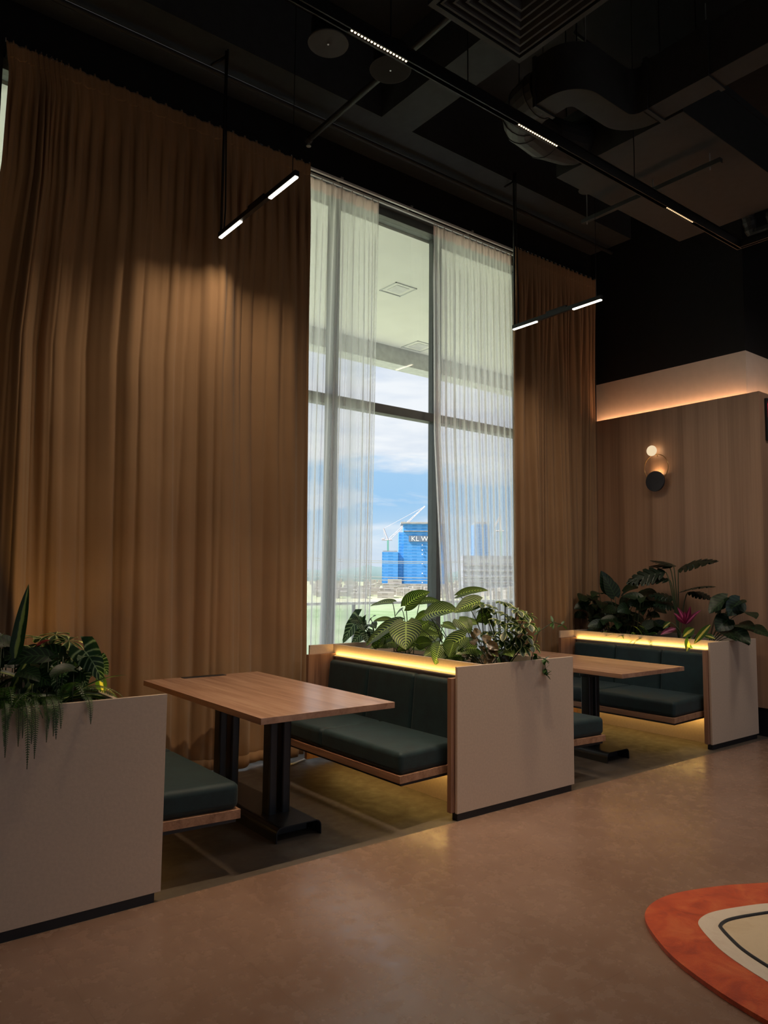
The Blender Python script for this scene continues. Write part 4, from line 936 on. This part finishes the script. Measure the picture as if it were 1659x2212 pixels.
def facade(name, ca, cb, cell, dark=.5):
    def b(n):
        co = n('ShaderNodeMapping', {0: n('ShaderNodeTexCoord').outputs['Object'], 2: (0, 0, 0)}).outputs[0]
        s = n('ShaderNodeSeparateXYZ', {0: co}); h = n.math('FRACT', n.math('DIVIDE', s.outputs[2], cell)); u = n.math('FRACT', n.math('DIVIDE', n.math('ADD', s.outputs[0], n.math('MULTIPLY', s.outputs[1], .6)), cell*1.3))
        f = noise(n, co, .12, 5, .7); k = n.math('MULTIPLY', n.math('GREATER_THAN', h, .55), n.math('GREATER_THAN', u, .5))
        l = n.math('LESS_THAN', h, .10)
        c = n.mix(f, ca, cb); c = n.mix(n.math('MULTIPLY', k, .35), c, tuple(x*dark for x in ca[:3])+(1,)); c = n.mix(n.math('MULTIPLY', l, .22), c, (.8, .9, 1, 1))
        return pbr(n, c, .8, 0, None, .2)
    return mat(name, b)
M_net = facade('blue_safety_netting', srgb(40, 130, 212), srgb(110, 178, 234), 4.2, .7)
M_net2 = facade('pale_blue_netting', srgb(70, 130, 200), srgb(130, 178, 224), 4.2)
M_city = facade('pale_low_rise_facade', srgb(138, 130, 124), srgb(200, 192, 184), 3.2)
M_pod = facade('concrete_podium', srgb(158, 152, 146), srgb(196, 188, 180), 4.5, .35)
M_crane = plain('crane_paint', srgb(214, 200, 196), .6); M_mast = plain('green_mast_paint', srgb(120, 175, 150), .6); M_sign = plain('grey_sign_cloth', srgb(120, 132, 150), .8)
M_text = plain('white_sign_letters', srgb(250, 250, 250), .7)
M_hill = plain('wooded_hill', srgb(128, 148, 152), .95)  # haze is put into the colour: woods paled to blue grey
D0 = 1000.
def pt(px, py, D=D0): return at_d(px, py, D)
def slab(m, px0, px1, py0, py1, D, depth):
    """upright block facing the window: its corner columns come from the two ends of its roof line"""
    a, b = pt(px0, py0, D), pt(px1, py0, D); zb = pt(px0, py1, D).z; h = Vector((fw.x, fw.y, 0)).normalized()*depth
    a2, b2 = a+h, b+h
    m.hexa([(a.x, a.y, zb), (b.x, b.y, zb), (b2.x, b2.y, zb), (a2.x, a2.y, zb), (a.x, a.y, a.z), (b.x, b.y, a.z), (b2.x, b2.y, a.z), (a2.x, a2.y, a.z)]); return m
GB = 1277+4
q = pt(900, 1277); t = thing('tower_under_construction', 'tall tower wrapped in blue netting with a grey name banner', 'building', (q.x, q.y, GZ))
slab(MB(), 872, 962, 1130, 1262, D0, 40).build('tower_body', M_net, t); slab(MB(), 861.5, 872, 1150, 1262, D0+3, 34).build('tower_wing', M_net, t)
slab(MB(), 866, 956, 1127.5, 1131, D0-2, 44).build('roof_edge', M_pod, t); slab(MB(), 872, 958, 1146, 1148, D0-1.5, 4).build('floor_band', M_city, t)
slab(MB(), 883, 955, 1157, 1170, D0-1.2, 1).build('banner', M_sign, t)
for k in range(9):
    x = 866+k*9+rn.uniform(-2, 2); slab(MB(), x, x+.5, 1127.5-rn.uniform(1, 4), 1128, D0, .5).build('roof_post', M_crane, t)
for yy in (1176, 1187, 1196, 1216, 1237, 1257): slab(MB(), 911, 913.4, yy, yy+2.6, D0-1.2, .6).build('light_panel', M_text, t)
fc = bpy.data.curves.new('banner_text', 'FONT'); fc.body = 'KL WEL'; fc.size = 9.2; fc.extrude = .15; fc.space_character = 1.02
fo = bpy.data.objects.new('banner_text', fc); COL.objects.link(fo); q2 = pt(888, 1168.5, D0-3.2)
fc.materials.append(M_text)
xa = Vector((fw.x, fw.y, 0)).normalized(); rgt = Vector((xa.y, -xa.x, 0)); mt = Matrix(((rgt.x, 0, -xa.x, 0), (rgt.y, 0, -xa.y, 0), (0, 1, 0, 0), (0, 0, 0, 1)))
bpy.context.view_layer.update(); tm = bpy.data.meshes.new_from_object(fo); bpy.data.objects.remove(fo, do_unlink=True)
fo = bpy.data.objects.new('banner_text', tm); COL.objects.link(fo); fo.rotation_euler = mt.to_3x3().to_euler(); fo.parent = t; fo.location = q2-t.location
q = pt(840, 1277); t = thing('tower_under_construction', 'shorter tower wrapped in bright blue netting beside the tall one', 'building', (q.x, q.y, GZ))
slab(MB(), 825.5, 860.5, 1192, 1260, D0-2, 30).build('tower_body', M_net, t); slab(MB(), 827, 858, 1189.5, 1192, D0, 26).build('roof_slab', M_pod, t)
q = pt(900, 1277, D0-12); t = thing('construction_podium', 'unfinished concrete podium at the foot of the blue towers', 'building', (q.x, q.y, GZ))
slab(MB(), 826, 965, 1261, 1277.5, D0-46, 42).build('deck', M_pod, t); slab(MB(), 838, 868, 1251, 1262, D0-40, 30).build('stair_block', M_pod, t)
slab(MB(), 820, 965, 1270, 1272, D0-48, 4).build('blue_edge', M_net, t)
for k in range(18): slab(MB(), 832+k*7.2, 833+k*7.2, 1262, 1279, D0-47.5, 1).build('column', M_city, t)
q = pt(1040, 1277, 1060); t = thing('tower_under_construction', 'hazy blue tower seen through the right sheer curtain', 'building', (q.x, q.y, GZ))
slab(MB(), 1024, 1059, 1132, 1275, 1060, 40).build('tower_body', M_net2, t); slab(MB(), 1026, 1056, 1128, 1132, 1062, 34).build('roof_edge', M_pod, t)
for k in range(7): x = 1027+k*4.5; slab(MB(), x, x+.5, 1118+3*(k % 3), 1129, 1062, .5).build('roof_post', M_crane, t)
q = pt(1060, 1277, 900); t = thing('office_block', 'long pale block with horizontal bands behind the right sheer curtain', 'building', (q.x, q.y, GZ))
slab(MB(), 1000, 1112, 1200, 1283, 900, 40).build('body', facade('grey_banded_facade', srgb(150, 152, 165), srgb(176, 176, 186), 9), t)
for yy in (1220, 1232, 1245, 1257, 1270): slab(MB(), 1000, 1112, yy, yy+1.6, 899, 2).build('floor_band', M_city, t)
def crane(label, pts_, D, mast):
    q = pt(*mast[0], D); t = thing('tower_crane', label, 'crane', (q.x, q.y, pt(*mast[1], D).z), 'tower cranes')
    MB().tube([pt(*mast[1], D), pt(*mast[0], D)], 1.6, 4).build('mast', M_mast, t)
    for nm, a, b, r in pts_:
        A, Bq = pt(*a, D), pt(*b, D)
        if r > 1:  # lattice jib: three chords and lacing
            dd = (Bq-A); L = dd.length; dd.normalize(); s_ = dd.cross(Vector((0, 0, 1))).normalized(); u_ = s_.cross(dd); m = MB(); off = [u_*r*.9, s_*r-u_*r*.6, -s_*r-u_*r*.6]
            for o_ in off: m.tube([A+o_, Bq+o_*.4], .28, 4)
            nb = 16
            for k in range(nb):
                f0, f1 = k/nb, (k+1)/nb; P = A.lerp(Bq, f0); Q = A.lerp(Bq, f1); m.tube([P+off[k % 3]*(1-.6*f0), Q+off[(k+1) % 3]*(1-.6*f1)], .22, 4); m.tube([P+off[(k+1) % 3]*(1-.6*f0), Q+off[(k+2) % 3]*(1-.6*f1)], .22, 4)
            m.build(nm, M_crane, t)
        else: MB().tube([A, Bq], r, 5).build(nm, M_crane, t)
    return t
crane('luffing crane with its long jib rising over the tall blue tower', [('jib', (840.5, 1166), (918, 1093.5), 1.7), ('tie_cable', (828.7, 1142), (918, 1093.5), .22), ('a_frame', (838, 1166), (828.7, 1141.5), 1.0), ('a_frame', (831, 1166), (828.7, 1141.5), .3), ('counter_jib', (824.5, 1166.5), (847, 1166.5), .99), ('counterweight', (824.5, 1164), (830, 1164), 1.0)], D0+45, ((838, 1167), (838, 1192)))
crane('second crane standing at the right, seen through the sheer curtain', [('jib', (1070, 1136), (1081, 1113), 1.3), ('a_frame', (1082, 1146), (1081, 1114), .8), ('counter_jib', (1070, 1147), (1088, 1147), .99)], 1050, ((1082, 1147), (1082, 1275)))
# wooded ridge
m = MB(); rows = [[], []]
for k in range(41):
    px = 560+k*18; hgt = 1229 - 8*math.exp(-((px-835)/50)**2) + 4*math.sin(k*.9) + 2*math.sin(k*2.3) + (4 if px > 900 else 0) + max(0, (800-px)*.02)
    a = pt(px, hgt, 2400); rows[0].append(Vector((a.x, a.y, GZ))); rows[1].append(a)
rows.append([p+Vector((fw.x*300, fw.y*300, -20)) for p in rows[1]]); m.grid(rows); m.open = True
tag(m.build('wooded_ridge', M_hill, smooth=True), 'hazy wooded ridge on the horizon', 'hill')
# low-rise town
rc = random.Random(4); FP = []
for k in range(420):
    px = rc.choice((rc.uniform(668, 826), rc.uniform(800, 935), rc.uniform(900, 1108))); D = rc.choice((rc.uniform(600, 760), rc.uniform(760, 960), rc.uniform(1150, 2100)))
    yb_ = 1247+18.5*F/D; hpx = rc.uniform(4, 9)*F/D; wpx = rc.uniform(6, 16)*F/D
    c_ = pt(px+wpx/2, yb_, D)+Vector((fw.x, fw.y, 0))*10; rad_ = max(wpx*D/F, 14)*.62
    if any((c_.xy-c2_).length < rad_+r2_ for c2_, r2_ in FP) or (930 < D < 1130 and 815 < px < 1070): continue
    FP.append((c_.xy, rad_))
    m = slab(MB(), px, px+wpx, yb_-hpx, yb_, D, rc.uniform(8, 20)); zt = max(v.z for v in m.v)
    for v in m.v:
        v.z = GZ if v.z < zt-.01 else GZ+hpx*D/F
    o = m.build('low_rise_building', M_city); tag(o, 'small pale low building in the hazy town at the foot of the blue towers', 'building', 'low buildings of the distant town')
for k, (ya_, yb_, lb) in enumerate(((1203, 1207, 'topmost'), (1208, 1209, 'second from the top'), (1236, 1244, 'third from the top'), (1243, 1249, 'lowest'))):
    a, b = pt(640, ya_, 240), pt(1130, yb_, 240)
    tag(MB().tube([a.lerp(b, i/12)-Vector((0, 0, 1.2*math.sin(math.pi*i/12))) for i in range(13)], .11, 5).build('pale_line', M_alu), 'thin pale line crossing in front of the blue towers, '+lb, 'cable', 'pale lines outside')  # thin pale lines strung across the view of the towers
for px, lb in ((640, 'beyond the wide brown curtain'), (1130, 'beyond the narrower brown curtain')):
    a = pt(px, 1200, 240); t = thing('line_pole', 'pale pole carrying the pale lines, '+lb, 'pole', (a.x, a.y, GZ))
    MB().tube([(a.x, a.y, GZ), (a.x, a.y, a.z+1)], .25, 8).build('post', M_alu, t)
# floor cord under the left table
tag(MB().tube([(2.95, 5.30, .012), (3.1, 5.38, .012), (3.25, 5.36, .012), (3.42, 5.44, .012)], .008, 6).build('floor_cable', M_white, smooth=True), 'short white cord on the floor under the left table by the curtain', 'cord')
